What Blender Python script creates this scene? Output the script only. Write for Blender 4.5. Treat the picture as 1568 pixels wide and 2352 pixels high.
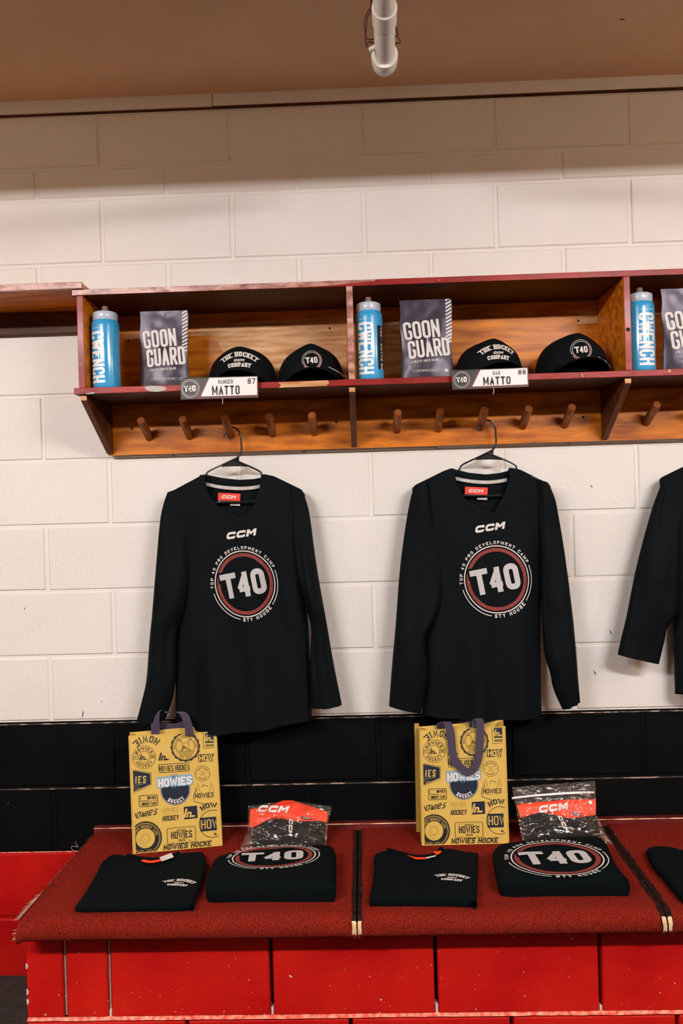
import bpy, math, random
from mathutils import Vector, Matrix, noise
from mathutils.geometry import tessellate_polygon
random.seed(7)
for o in list(bpy.data.objects): bpy.data.objects.remove(o)
SC = bpy.context.scene; COL = SC.collection
# ------------------------------------------------------------ camera, world, exposure, lights
CAM = Vector((0, -2.45811, 1.42229)); FOC = 1829.0
yaw, pit, rol = .02565682, -.0013802, .02775914
RM = Matrix.Rotation(yaw, 3, 'Z') @ Matrix.Rotation(pit, 3, 'X') @ Matrix.Rotation(rol, 3, 'Y')
cam = bpy.data.cameras.new('camera'); cam.sensor_fit = 'VERTICAL'; cam.sensor_height = 36; cam.lens = 36*FOC/2352
cam.clip_start = .02
camo = bpy.data.objects.new('camera', cam); COL.objects.link(camo); SC.camera = camo
camo.matrix_world = Matrix.Translation(CAM) @ (RM @ Matrix.Rotation(math.pi/2, 3, 'X')).to_4x4()
SC.view_settings.view_transform = 'Standard'; SC.view_settings.look = 'None'
SC.view_settings.gamma = 1; SC.view_settings.use_curve_mapping = False
SC.view_settings.exposure = 0.0
W = bpy.data.worlds.new('world'); SC.world = W; W.use_nodes = True
W.node_tree.nodes['Background'].inputs[0].default_value = (.5, .32, .2, 1)
W.node_tree.nodes['Background'].inputs[1].default_value = .05
LAMP = 225.0; FILL = 175.0
FILLS = ((-2.35, -1.75, 2.36), (2.35, -1.75, 2.36))
LAMP_L, LAMP_R = (-1.55, -2.78, 2.525), (1.55, -2.78, 2.525)

# ------------------------------------------------------------ helpers
def ray(u, v): return RM @ Vector(((u-784)/FOC, 1, -(v-1176)/FOC))
def atY(u, v, Y): d = ray(u, v); return CAM + d*((Y-CAM.y)/d.y)
def atZ(u, v, Z): d = ray(u, v); return CAM + d*((Z-CAM.z)/d.z)
def atP(u, v, p0, n): d = ray(u, v); return CAM + d*((Vector(p0)-CAM).dot(n)/d.dot(n))

def tag(o, label=None, cat=None, group=None, kind=None):
    if label: o['label'] = label
    if cat: o['category'] = cat
    if group: o['group'] = group
    if kind: o['kind'] = kind
    return o
def empty(name, loc, label, cat, group=None, rot=(0, 0, 0)):
    o = bpy.data.objects.new(name, None); COL.objects.link(o); o.location = loc; o.rotation_euler = rot
    o.empty_display_size = .02
    return tag(o, label, cat, group)

class MB:
    def __init__(s): s.v = []; s.f = []; s.m = []
    def add(s, vs, fs, m=0):
        n = len(s.v); s.v += [tuple(p) for p in vs]
        for f in fs: s.f.append([n+i for i in f]); s.m.append(m)
        return s
    def box(s, x0, x1, y0, y1, z0, z1, m=0):
        vs = [(x, y, z) for z in (z0, z1) for y in (y0, y1) for x in (x0, x1)]
        return s.add(vs, [(0,2,3,1),(4,5,7,6),(0,1,5,4),(2,6,7,3),(0,4,6,2),(1,3,7,5)], m)
    def grid(s, fn, nu, nv, m=0, flip=False, closeu=False):
        vs = [fn(i/nu, j/nv) for j in range(nv+1) for i in range(nu if closeu else nu+1)]
        w = nu if closeu else nu+1; fs = []
        for j in range(nv):
            for i in range(nu):
                a = j*w+i; b = j*w+(i+1) % w if closeu else j*w+i+1
                q = (a, b, b+w, a+w); fs.append(q[::-1] if flip else q)
        return s.add(vs, fs, m)
    def tube(s, pts, r, seg=10, m=0, cap=True, closed=False):
        pts = [Vector(p) for p in pts]; n = len(pts); rs = r if isinstance(r, (list, tuple)) else [r]*n
        vs = []; up = None
        for i, p in enumerate(pts):
            if closed: t = pts[(i+1) % n]-pts[i-1]
            else: t = (pts[min(i+1, n-1)]-pts[max(i-1, 0)])
            t.normalize()
            if up is None: up = t.orthogonal().normalized()
            up = (up - t*up.dot(t)); up = up.normalized() if up.length > 1e-6 else t.orthogonal().normalized()
            b = t.cross(up)
            for k in range(seg):
                a = 2*math.pi*k/seg; vs.append(p + (up*math.cos(a)+b*math.sin(a))*rs[i])
        fs = []
        for i in range(n if closed else n-1):
            for k in range(seg):
                a = i*seg+k; b = i*seg+(k+1) % seg; c = ((i+1) % n)*seg
                fs.append((a, b, c+(k+1) % seg, c+k))
        if cap and not closed: fs.append(tuple(range(seg))[::-1]); fs.append(tuple((n-1)*seg+k for k in range(seg)))
        return s.add(vs, fs, m)
    def lathe(s, prof, c=(0, 0, 0), seg=40, m=0, rib=None):
        vs = []
        for (r, z) in prof:
            for k in range(seg):
                a = 2*math.pi*k/seg; rr = r*(rib(a, z) if rib else 1)
                vs.append((c[0]+rr*math.cos(a), c[1]+rr*math.sin(a), c[2]+z))
        n = len(prof); fs = []
        for i in range(n-1):
            for k in range(seg):
                fs.append((i*seg+k, i*seg+(k+1) % seg, (i+1)*seg+(k+1) % seg, (i+1)*seg+k))
        fs.append(tuple(range(seg))[::-1]); fs.append(tuple((n-1)*seg+k for k in range(seg)))
        return s.add(vs, fs, m)
    def build(s, name, mats, parent=None, origin=None, smooth=35, bevel=0, sub=0):
        if not isinstance(mats, (list, tuple)): mats = [mats]
        o0 = Vector((0, 0, 0))
        if origin is not None: o0 = Vector(origin)
        me = bpy.data.meshes.new(name); me.from_pydata([tuple(Vector(p)-o0) for p in s.v], [], s.f)
        for mt in mats: me.materials.append(mt)
        for p, mi in zip(me.polygons, s.m): p.material_index = mi; p.use_smooth = smooth > 0
        me.update()
        if smooth and smooth < 180:
            me.set_sharp_from_angle(angle=math.radians(smooth))
        o = bpy.data.objects.new(name, me); COL.objects.link(o)
        if parent: o.parent = parent
        elif origin is not None: o.location = o0
        if bevel:
            b = o.modifiers.new('bevel', 'BEVEL'); b.width = bevel; b.segments = 2; b.limit_method = 'ANGLE'
        if sub:
            b = o.modifiers.new('sub', 'SUBSURF'); b.levels = sub; b.render_levels = sub
        return o

def nz(x, y, z, sc=1, seed=0): return noise.noise(Vector((x*sc+seed*7.3, y*sc+seed*3.1, z*sc-seed*5.7)))
def resample(pts, n):
    pts = [Vector(p) for p in pts]; L = [0]
    for a, b in zip(pts, pts[1:]): L.append(L[-1]+(b-a).length)
    out = []; k = 0
    for i in range(n+1):
        t = L[-1]*i/n
        while k < len(pts)-2 and L[k+1] < t: k += 1
        d = L[k+1]-L[k]; out.append(pts[k].lerp(pts[k+1], (t-L[k])/d if d else 0))
    return out
def smooth_pts(pts, it=2, closed=False):
    pts = [Vector(p) for p in pts]
    for _ in range(it):
        new = []; n = len(pts)
        for i in range(n if closed else n-1):
            a, b = pts[i], pts[(i+1) % n]; new += [a.lerp(b, .25), a.lerp(b, .75)]
        if not closed: new = [pts[0]]+new+[pts[-1]]
        pts = new
    return pts
def interp(tab, x):
    if x <= tab[0][0]: return tab[0][1]
    for (a, fa), (b, fb) in zip(tab, tab[1:]):
        if x <= b: return fa+(fb-fa)*(x-a)/(b-a)
    return tab[-1][1]

# ------------------------------------------------------------ materials
def mat(name, c1, c2=None, scale=8, rough=.6, bump=0, bscale=60, stretch=(1, 1, 1), metal=0, sheen=0, coat=0, spec=.5,
        chips=None, contrast=(.35, .65), trans=0, emit=None, detail=6, sss=0, coords='Object', rrange=None):
    m = bpy.data.materials.new(name); m.use_nodes = True; nt = m.node_tree; N = nt.nodes; L = nt.links
    b = N['Principled BSDF']; b.inputs['Roughness'].default_value = rough; b.inputs['Metallic'].default_value = metal
    b.inputs['Specular IOR Level'].default_value = spec
    b.inputs['Coat Weight'].default_value = coat; b.inputs['Coat Roughness'].default_value = .15
    b.inputs['Sheen Weight'].default_value = sheen; b.inputs['Sheen Roughness'].default_value = .5
    b.inputs['Transmission Weight'].default_value = trans
    b.inputs['Subsurface Weight'].default_value = sss
    b.inputs['Base Color'].default_value = (*c1, 1)
    if emit:
        b.inputs['Emission Color'].default_value = (*emit[0], 1); b.inputs['Emission Strength'].default_value = emit[1]
    tc = N.new('ShaderNodeTexCoord'); mp = N.new('ShaderNodeMapping'); L.new(tc.outputs[coords], mp.inputs[0])
    mp.inputs['Scale'].default_value = stretch
    col = None
    if c2:
        n = N.new('ShaderNodeTexNoise'); n.inputs['Scale'].default_value = scale; n.inputs['Detail'].default_value = detail
        L.new(mp.outputs[0], n.inputs['Vector'])
        r = N.new('ShaderNodeValToRGB'); r.color_ramp.elements[0].position = contrast[0]; r.color_ramp.elements[1].position = contrast[1]
        r.color_ramp.elements[0].color = (*c1, 1); r.color_ramp.elements[1].color = (*c2, 1)
        L.new(n.outputs['Fac'], r.inputs[0]); col = r.outputs[0]
        if rrange:
            mr = N.new('ShaderNodeMapRange'); mr.inputs[3].default_value = rrange[0]; mr.inputs[4].default_value = rrange[1]
            L.new(n.outputs['Fac'], mr.inputs[0]); L.new(mr.outputs[0], b.inputs['Roughness'])
    for ch in (chips or []):      # (colour, scale, threshold)
        n = N.new('ShaderNodeTexNoise'); n.inputs['Scale'].default_value = ch[1]; n.inputs['Detail'].default_value = 3
        L.new(tc.outputs[coords], n.inputs['Vector'])
        r = N.new('ShaderNodeMath'); r.operation = 'GREATER_THAN'; r.inputs[1].default_value = ch[2]
        L.new(n.outputs['Fac'], r.inputs[0])
        mx = N.new('ShaderNodeMix'); mx.data_type = 'RGBA'
        if col: L.new(col, mx.inputs[6])
        else: mx.inputs[6].default_value = (*c1, 1)
        mx.inputs[7].default_value = (*ch[0], 1); L.new(r.outputs[0], mx.inputs[0]); col = mx.outputs[2]
    if col: L.new(col, b.inputs['Base Color'])
    if bump:
        n = N.new('ShaderNodeTexNoise'); n.inputs['Scale'].default_value = bscale; n.inputs['Detail'].default_value = 5
        L.new(mp.outputs[0], n.inputs['Vector'])
        bp = N.new('ShaderNodeBump'); bp.inputs['Strength'].default_value = bump; bp.inputs['Distance'].default_value = .004
        L.new(n.outputs['Fac'], bp.inputs['Height']); L.new(bp.outputs[0], b.inputs['Normal'])
    return m

M = {}
M['wall_white'] = mat('wall_white', (.76, .72, .68), (.81, .775, .735), 2.5, .5, .35, 70, chips=[((.22, .17, .13), 26, .785)])
M['wall_black'] = mat('wall_black', (.0008, .0013, .0018), (.0024, .0030, .0034), 5, .6, .4, 55, chips=[((.35, .25, .18), 75, .785)], spec=.1)
M['wall_red'] = mat('wall_red', (.42, .003, .004), (.56, .012, .005), 4, .5, .35, 55, chips=[((.75, .6, .5), 48, .80)], spec=.18)
M['ledge'] = mat('ledge', (.02, .012, .01), (.42, .28, .20), 70, .6, .5, 90, stretch=(.35, 1, 1), contrast=(.47, .6))
M['red_ledge_sheen'] = mat('red_ledge_sheen', (.72, .05, .025), (.9, .30, .19), 60, .4, .6, 90, contrast=(.4, .6))
M['mortar'] = mat('mortar', (.50, .46, .40), (.66, .62, .56), 60, .8, .5, 90)
M['joint_grime'] = mat('joint_grime', (.02, .015, .01), (.20, .16, .12), 14, .85, .6, 90, contrast=(.45, .7))
M['ceiling'] = mat('ceiling', (.74, .53, .33), (.80, .58, .37), 3, .8, .25, 90, spec=.1)
M['beam'] = mat('beam', (.3, .2, .13), None, 3, .7)
M['rubber'] = mat('rubber', (.018, .018, .018), (.03, .03, .028), 30, .85, .8, 120, chips=[((.34, .28, .2), 230, .66)])
M['carpet'] = mat('carpet', (.055, .0022, .003), (.60, .052, .026), 620, 1, 1, 700, spec=.05, contrast=(.36, .78), detail=3)
M['tape_edge'] = mat('tape_edge', (.008, .005, .004), (.030, .014, .010), 60, .95, .8, 200, spec=.08, chips=[((.5, .33, .2), 45, .74)])
M['raw_wood'] = mat('raw_wood', (.62, .36, .17), (.80, .58, .36), 60, .8, .7, 200)
M['bare_edge'] = mat('bare_edge', (.34, .05, .03), (.85, .55, .36), 60, .6, .5, 120, stretch=(.4, 1, 1), contrast=(.42, .55))
M['trim_red'] = mat('trim_red', (.08, .008, .007), (.18, .02, .02), 30, .6, .4, 60, stretch=(.25, 1, 1), spec=.25, chips=[((.6, .35, .22), 60, .77)])
M['wood'] = mat('wood', (.34, .070, .003), (.80, .25, .014), 7, .42, .15, 30, stretch=(.9, 6, 7), contrast=(.28, .66), coat=.03, spec=.22)
M['wood_low'] = mat('wood_low', (.27, .055, .003), (.74, .22, .012), 6, .42, .15, 30, stretch=(1.1, 6, 6), contrast=(.30, .66), coat=.03, spec=.22)
M['wood_pale'] = mat('wood_pale', (.46, .19, .06), (.78, .48, .25), 9, .5, .2, 40, stretch=(1, 4, 8), contrast=(.35, .7), spec=.3)
M['wood_shaded'] = mat('wood_shaded', (.045, .012, .004), (.11, .03, .009), 6, .5, .15, 30, stretch=(1, 5, 5), spec=.25)  # wood darkened to put the shade of the shelf undersides into it
M['wood_brace'] = mat('wood_brace', (.11, .035, .014), (.17, .055, .022), 20, .6, .2, 60, spec=.25)
M['peg'] = mat('peg', (.20, .05, .012), (.32, .09, .022), 12, .35, 0, coat=.2, spec=.3)
M['red_edge'] = mat('red_edge', (.19, .007, .006), (.38, .018, .012), 14, .4, .5, 50, stretch=(.5, 1, 1), coat=.1, spec=.25,
                    chips=[((.70, .36, .2), 55, .72), ((.80, .12, .04), 16, .76)])
M['red_worn_glint'] = mat('red_worn_glint', (.17, .022, .02), (.62, .34, .28), 50, .35, .6, 60, stretch=(.5, 1, 1), coat=.35, contrast=(.33, .68))  # wear, plus pinkish gloss highlights put into the pale tone
M['hole'] = mat('hole', (.004, .003, .002), rough=.9)
M['jersey'] = mat('jersey', (.0010, .0028, .0042), (.0028, .0050, .0064), 300, .7, .25, 900, spec=.10)
M['cotton'] = mat('cotton', (.0009, .0026, .0038), (.0026, .0048, .0060), 350, .92, .35, 700, spec=.08)
M['cap_cloth'] = mat('cap_cloth', (.0020, .003, .0038), (.004, .0052, .006), 400, .85, .3, 800, spec=.12)
M['print_white'] = mat('print_white', (.72, .68, .66), rough=.6)
M['print_grey'] = mat('print_grey', (.52, .51, .52), rough=.55)
M['print_red'] = mat('print_red', (.16, .020, .017), (.29, .045, .030), 260, .7)
M['thread_red'] = mat('thread_red', (.30, .012, .03), rough=.6)
M['thread_white'] = mat('thread_white', (.74, .70, .66), rough=.7, bump=.4, bscale=900)
M['hanger'] = mat('hanger', (.004, .004, .005), rough=.22, spec=.6)
M['tape_grey'] = mat('tape_grey', (.50, .46, .43), rough=.7)
M['label_red'] = mat('label_red', (.86, .035, .012), rough=.5, bump=.2, bscale=900)
M['orange'] = mat('orange', (1.0, .075, .012), (.95, .045, .008), 20, .55, .3, 60)
M['bottle'] = mat('bottle', (.025, .33, .66), (.045, .38, .72), 4, .18, .0, coat=.7, sss=.05)
M['bottle_cap'] = mat('bottle_cap', (.56, .64, .76), rough=.3, trans=.15, coat=.3)
M['nozzle'] = mat('nozzle', (.30, .20, .17), rough=.35, trans=.2, coat=.3)
M['bottle_ink'] = mat('bottle_ink', (.82, .82, .82), rough=.3)
M['black_label'] = mat('black_label', (.006, .007, .008), rough=.4)
M['foil'] = mat('foil', (.034, .027, .045), (.056, .045, .070), 10, .34, .15, 30, metal=.3)
M['foil_ink'] = mat('foil_ink', (.72, .68, .65), rough=.55)
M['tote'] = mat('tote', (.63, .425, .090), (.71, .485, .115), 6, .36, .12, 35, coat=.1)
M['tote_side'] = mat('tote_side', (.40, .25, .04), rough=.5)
M['tote_shade'] = mat('tote_shade', (.50, .34, .055), rough=.45)
M['navy'] = mat('navy', (.008, .016, .035), rough=.4)
M['ink'] = mat('ink', (.010, .010, .012), rough=.45)
M['tote_blue'] = mat('tote_blue', (.22, .40, .52), rough=.4)
M['tote_white'] = mat('tote_white', (.74, .72, .70), rough=.4)
M['tote_olive'] = mat('tote_olive', (.38, .28, .04), rough=.45)
M['strap'] = mat('strap', (.030, .018, .045), (.055, .034, .075), 200, .6, .5, 600, sheen=.3)
M['plate_white'] = mat('plate_white', (.84, .80, .79), rough=.4)
M['plate_black'] = mat('plate_black', (.008, .008, .010), rough=.4)
M['plate_red'] = mat('plate_red', (.085, .008, .012), rough=.4)
M['acrylic'] = mat('acrylic', (.36, .30, .27), rough=.15, trans=.6)
M['hook_clear'] = mat('hook_clear', (.55, .45, .38), rough=.2, trans=.3)
M['pvc'] = mat('pvc', (.80, .76, .70), (.84, .80, .74), 4, .35, .05, 40)
M['wire'] = mat('wire', (.16, .012, .010), rough=.4)
M['dark_gap'] = mat('dark_gap', (.01, .009, .008), rough=.9)
M['fixture'] = mat('fixture', (.8, .8, .8), rough=.4)
M['lens'] = mat('lens', (.9, .9, .9), rough=.3, emit=((1.0, .965, .96), LAMP))
M['fill_bulb'] = mat('fill_bulb', (.9, .9, .9), rough=.3, emit=((1.0, .78, .55), FILL))
M['fray'] = mat('fray', (.50, .42, .34), (.30, .22, .16), 50, .9)
M['room_paint'] = mat('room_paint', (.26, .17, .09), rough=.7)
M['room_red'] = mat('room_red', (.12, .012, .01), rough=.6)
def film():
    m = bpy.data.materials.new('film'); m.use_nodes = True; nt = m.node_tree; N = nt.nodes; L = nt.links
    for n in list(N): N.remove(n)
    out = N.new('ShaderNodeOutputMaterial'); tr = N.new('ShaderNodeBsdfTransparent'); gl = N.new('ShaderNodeBsdfGlossy')
    df = N.new('ShaderNodeBsdfDiffuse'); df.inputs[0].default_value = (.55, .50, .46, 1)
    gl.inputs['Roughness'].default_value = .14; gl.inputs['Color'].default_value = (1, .95, .9, 1)
    tc = N.new('ShaderNodeTexCoord'); n = N.new('ShaderNodeTexNoise'); n.inputs['Scale'].default_value = 13; n.inputs['Detail'].default_value = 1.5
    n.inputs['Distortion'].default_value = 2.0
    mp = N.new('ShaderNodeMapping'); mp.inputs['Scale'].default_value = (.8, 1.6, 1.6); L.new(tc.outputs['Object'], mp.inputs[0]); L.new(mp.outputs[0], n.inputs['Vector'])
    bp = N.new('ShaderNodeBump'); bp.inputs['Strength'].default_value = .9; bp.inputs['Distance'].default_value = .02
    L.new(n.outputs['Fac'], bp.inputs['Height']); L.new(bp.outputs[0], gl.inputs['Normal'])
    m1 = N.new('ShaderNodeMixShader'); m1.inputs[0].default_value = .045; L.new(tr.outputs[0], m1.inputs[1]); L.new(df.outputs[0], m1.inputs[2])
    fr = N.new('ShaderNodeLayerWeight'); fr.inputs[0].default_value = .35; L.new(bp.outputs[0], fr.inputs['Normal'])
    mr = N.new('ShaderNodeMapRange'); mr.inputs[3].default_value = .035; mr.inputs[4].default_value = .5; L.new(fr.outputs['Facing'], mr.inputs[0])
    m2 = N.new('ShaderNodeMixShader'); L.new(mr.outputs[0], m2.inputs[0]); L.new(m1.outputs[0], m2.inputs[1]); L.new(gl.outputs[0], m2.inputs[2])
    L.new(m2.outputs[0], out.inputs[0]); return m
M['film'] = film()
M['zip'] = mat('zip', (.75, .72, .70), rough=.3)

# ------------------------------------------------------------ drawing of prints (strokes and fills on a mapped surface)
G = {
 'A': [([(0,0),(.5,1),(1,0)],0),([(.17,.3),(.83,.3)],0)], 'B': [([(0,0),(0,1)],0),([(0,1),(.95,1),(.95,.52),(0,.52)],1),([(0,.52),(1,.52),(1,0),(0,0)],1)],
 'C': [([(1,.68),(1,1),(0,1),(0,0),(1,0),(1,.32)],1)], 'D': [([(0,0),(0,1)],0),([(0,1),(1,1),(1,0),(0,0)],1)],
 'E': [([(1,1),(0,1),(0,0),(1,0)],0),([(0,.5),(.82,.5)],0)], 'F': [([(1,1),(0,1),(0,0)],0),([(0,.5),(.82,.5)],0)],
 'G': [([(1,.7),(1,1),(0,1),(0,0),(1,0),(1,.44),(.6,.44)],1)], 'H': [([(0,0),(0,1)],0),([(1,0),(1,1)],0),([(0,.5),(1,.5)],0)],
 'I': [([(.5,0),(.5,1)],0)], 'J': [([(0,.3),(0,0),(1,0),(1,1)],1)], 'K': [([(0,0),(0,1)],0),([(1,1),(.1,.42)],0),([(.35,.58),(1,0)],0)],
 'L': [([(0,1),(0,0),(1,0)],0)], 'M': [([(0,0),(0,1)],0),([(1,0),(1,1)],0),([(.04,.93),(.5,.22),(.96,.93)],3)], 'N': [([(0,0),(0,1)],0),([(1,0),(1,1)],0),([(0,.95),(1,.05)],3)],
 'O': [([(0,0),(0,1),(1,1),(1,0)],2)], 'P': [([(0,0),(0,1)],0),([(0,1),(1,1),(1,.45),(0,.45)],1)],
 'R': [([(0,0),(0,1)],0),([(0,1),(1,1),(1,.47),(0,.47)],1),([(.5,.47),(1,0)],0)],
 'S': [([(1,.75),(1,1),(0,1),(0,.52),(1,.48),(1,0),(0,0),(0,.25)],1)], 'T': [([(0,1),(1,1)],0),([(.5,1),(.5,0)],0)],
 'U': [([(0,1),(0,0),(1,0),(1,1)],1)], 'V': [([(0,1),(.5,0),(1,1)],0)], 'W': [([(0,1),(.25,0),(.5,.85),(.75,0),(1,1)],0)],
 'X': [([(0,0),(1,1)],0),([(0,1),(1,0)],0)], 'Y': [([(0,1),(.5,.48),(1,1)],0),([(.5,.48),(.5,0)],0)], 'Z': [([(0,1),(1,1),(0,0),(1,0)],0)],
 '0': [([(0,0),(0,1),(1,1),(1,0)],2)], '1': [([(.2,.8),(.5,1),(.5,0)],0)], '2': [([(0,.75),(0,1),(1,1),(1,.55),(0,0),(1,0)],0)],
 '4': [([(.70,0),(.70,1)],0),([(.66,.96),(.03,.30)],3),([(0,.26),(1,.26)],3)], '7': [([(0,1),(1,1),(.35,0)],0)],
 '8': [([(.05,.52),(.05,1),(.95,1),(.95,.52)],2),([(0,0),(0,.52),(1,.52),(1,0)],2)],
 '.': [([(.5,0),(.5,.06)],0)], '-': [([(.15,.5),(.85,.5)],0)], '3': [([(0,1),(1,1),(1,0),(0,0)],1),([(.2,.5),(1,.5)],0)],
 'o': [([(0,0),(0,.6),(.8,.6),(.8,0)],2)], 'w': [([(0,.6),(.05,.05),(.4,.05),(.5,.5),(.55,.05),(.9,.05),(1,.6)],1)],
 'i': [([(.5,0),(.5,.6)],0),([(.5,.85),(.5,.9)],0)], 'e': [([(.1,.3),(.9,.35),(.8,.6),(.05,.6),(.1,0),(.95,.1)],1)],
 's': [([(.9,.6),(.2,.55),(.2,.3),(.85,.25),(.7,0),(0,.05)],1)],
}
NARROW = {'M': 1.3, 'W': 1.45, 'I': .42, '.': .3, '1': .6, ' ': .6, '-': .6, 'i': .3}
class Draw:
    def __init__(s, mb, fn, clip=None, maxlen=.004, gap=.0003): s.mb = mb; s.fn = fn; s.clip = clip; s.ml = maxlen; s.gap = gap; s.lv = 1
    def face(s, pts, m):
        if s.clip:
            x0, x1, y0, y1 = s.clip
            for ax, lim, sg in ((0, x0, 1), (0, x1, -1), (1, y0, 1), (1, y1, -1)):
                out = []
                for i in range(len(pts)):
                    a, b = pts[i-1], pts[i]; da = sg*(a[ax]-lim); db = sg*(b[ax]-lim)
                    if (da >= 0) != (db >= 0):
                        t = da/(da-db); out.append((a[0]+(b[0]-a[0])*t, a[1]+(b[1]-a[1])*t))
                    if db >= 0: out.append(b)
                pts = out
                if len(pts) < 3: return
        s.mb.add([s.fn(p[0], p[1], s.lv*s.gap) for p in pts], [tuple(range(len(pts)))], m)
    def ribbon(s, pts, w, m, closed=False, xf=None):
        P = []; n = len(pts)
        for i in range(n if closed else n-1):
            a, b = pts[i], pts[(i+1) % n]; d = math.hypot(b[0]-a[0], b[1]-a[1]); k = max(1, int(d/s.ml))
            for j in range(k): P.append((a[0]+(b[0]-a[0])*j/k, a[1]+(b[1]-a[1])*j/k))
        if not closed: P.append(tuple(pts[-1]))
        n = len(P); Lf = []; Rt = []
        for i in range(n):
            p = P[i]; a = P[i-1] if (closed or i) else None; b = P[(i+1) % n] if (closed or i < n-1) else None
            def nrm(u, v):
                dx, dy = v[0]-u[0], v[1]-u[1]; d = math.hypot(dx, dy) or 1e-9; return (-dy/d, dx/d)
            if a is None: nn = nrm(p, b); k = 1
            elif b is None: nn = nrm(a, p); k = 1
            else:
                n1, n2 = nrm(a, p), nrm(p, b); nx, ny = n1[0]+n2[0], n1[1]+n2[1]; d = math.hypot(nx, ny) or 1e-9
                nn = (nx/d, ny/d); k = min(1.9, 2/d)
            Lf.append((p[0]+nn[0]*w/2*k, p[1]+nn[1]*w/2*k)); Rt.append((p[0]-nn[0]*w/2*k, p[1]-nn[1]*w/2*k))
        for i in range(n if closed else n-1):
            j = (i+1) % n; q = [Lf[i], Lf[j], Rt[j], Rt[i]]
            if xf: q = [xf(*p) for p in q]
            s.face(q, m)
    def fill(s, pts, m):
        for t in tessellate_polygon([[Vector((p[0], p[1], 0)) for p in pts]]): s.face([tuple(pts[i]) for i in t], m)
    def rect(s, x0, y0, x1, y1, m, nx=1, ny=1, xf=None):
        for i in range(nx):
            for j in range(ny):
                q = [(x0+(x1-x0)*(i+a)/nx, y0+(y1-y0)*(j+b)/ny) for a, b in ((0,0),(1,0),(1,1),(0,1))]
                s.face([xf(*p) for p in q] if xf else q, m)
    def frame(s, x0, y0, x1, y1, w, m, r=0, xf=None):
        s.ribbon(rnd([(x0,y0),(x1,y0),(x1,y1),(x0,y1)], r, True) if r else [(x0,y0),(x1,y0),(x1,y1),(x0,y1)], w, m, True, xf)
    def arc(s, cx, cy, r, a0, a1, w, m, n=48, xf=None):
        full = abs(a1-a0) >= 359.9; k = max(6, int(n*abs(a1-a0)/360))
        P = [(cx+r*math.cos(math.radians(a0+(a1-a0)*i/k)), cy+r*math.sin(math.radians(a0+(a1-a0)*i/k))) for i in range(k if full else k+1)]
        s.ribbon(P, w, m, full, xf)
    def disc(s, cx, cy, r, m, n=40, xf=None):
        P = [(cx+r*math.cos(2*math.pi*i/n), cy+r*math.sin(2*math.pi*i/n)) for i in range(n)]
        for i in range(n):
            q = [(cx, cy), P[i], P[(i+1) % n]]; s.face([xf(*p) for p in q] if xf else q, m)
    def width(s, t, cw, sp): return sum(cw*NARROW.get(c, 1)+sp for c in t)-sp
    def text(s, t, x, y, h, cw, th, sp, m, align=0, skew=0, slab=0, rr=.32, xf=None, rows=None):
        wd = s.width(t, cw, sp); x -= wd*align; cx = x
        for c in t:
            w = cw*NARROW.get(c, 1)
            if c == ' ': cx += w+sp; continue
            ix, iy = w-th, h-th
            for pts, r in G.get(c, []):
                th_ = th
                if c in 'MNW' or (c == '4' and r == 3): th_ = th*(.86 if r == 3 else .94)
                q = [(th/2+p[0]*ix if c not in 'I.i' else w/2, th/2+p[1]*iy) for p in pts]
                cl = r == 2
                if not cl:     # extend the ends by half a stroke
                    def ext(a, b):
                        d = math.hypot(a[0]-b[0], a[1]-b[1]) or 1e-9; e = th/2
                        return (a[0]+(a[0]-b[0])/d*e, a[1]+(a[1]-b[1])/d*e)
                    ex0 = pts[0][1] in (0, 1) or r == 1; ex1 = pts[-1][1] in (0, 1) or r == 1
                    q0, q1 = q[0], q[-1]
                    if r != 3 and ex0 and r != 1 or (r == 1 and c in 'UJ'): q[0] = ext(q[0], q[1])
                    if r != 3 and ex1 and r != 1 or (r == 1 and c in 'UJ'): q[-1] = ext(q[-1], q[-2])
                if r in (1, 2): q = rnd(q, min(max(w, th), h)*rr, cl)
                f0 = (lambda X, Y, cx=cx: ((cx+X)+skew*Y, y+Y))
                f = (lambda X, Y, f0=f0: xf(*f0(X, Y))) if xf else f0
                s.ribbon(q, th_, m, cl, f)
                if slab and not cl and r != 3:
                    for e, pe in ((q[0], pts[0]), (q[-1], pts[-1])):
                        if pe[1] in (0, 1) and c not in 'CGSBDPOZ' or (pe[1] == 0 and c in 'PR'):
                            yy = th*.28 if pe[1] == 0 else h-th*.28
                            s.ribbon([(e[0]-th*slab, yy), (e[0]+th*slab, yy)], th*.56, m, False, f)
            cx += w+sp
    def arctext(s, t, cx, cy, R, a_mid, h, cw, th, sp, m, flip=False, slab=0, xf=None):
        wd = s.width(t, cw, sp)
        def f(X, Y):
            if not flip: a = math.radians(a_mid)-(X-wd/2)/R; r = R+Y
            else: a = math.radians(a_mid)+(X-wd/2)/R; r = R-Y
            p = (cx+r*math.cos(a), cy+r*math.sin(a)); return xf(*p) if xf else p
        s.text(t, 0, 0, h, cw, th, sp, m, 0, 0, slab, .32, f)
def rnd(pts, r, closed=False):
    out = []; n = len(pts)
    for i in range(n):
        p = pts[i]
        if not closed and i in (0, n-1): out.append(p); continue
        a, b = pts[i-1], pts[(i+1) % n]
        da = math.hypot(a[0]-p[0], a[1]-p[1]); db = math.hypot(b[0]-p[0], b[1]-p[1]); k = min(r, da*.49, db*.49)
        A = (p[0]+(a[0]-p[0])/da*k, p[1]+(a[1]-p[1])/da*k); B = (p[0]+(b[0]-p[0])/db*k, p[1]+(b[1]-p[1])/db*k)
        for j in range(6):
            t = j/5; out.append(tuple((1-t)**2*A[c]+2*t*(1-t)*p[c]+t*t*B[c] for c in (0, 1)))
    return out
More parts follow.
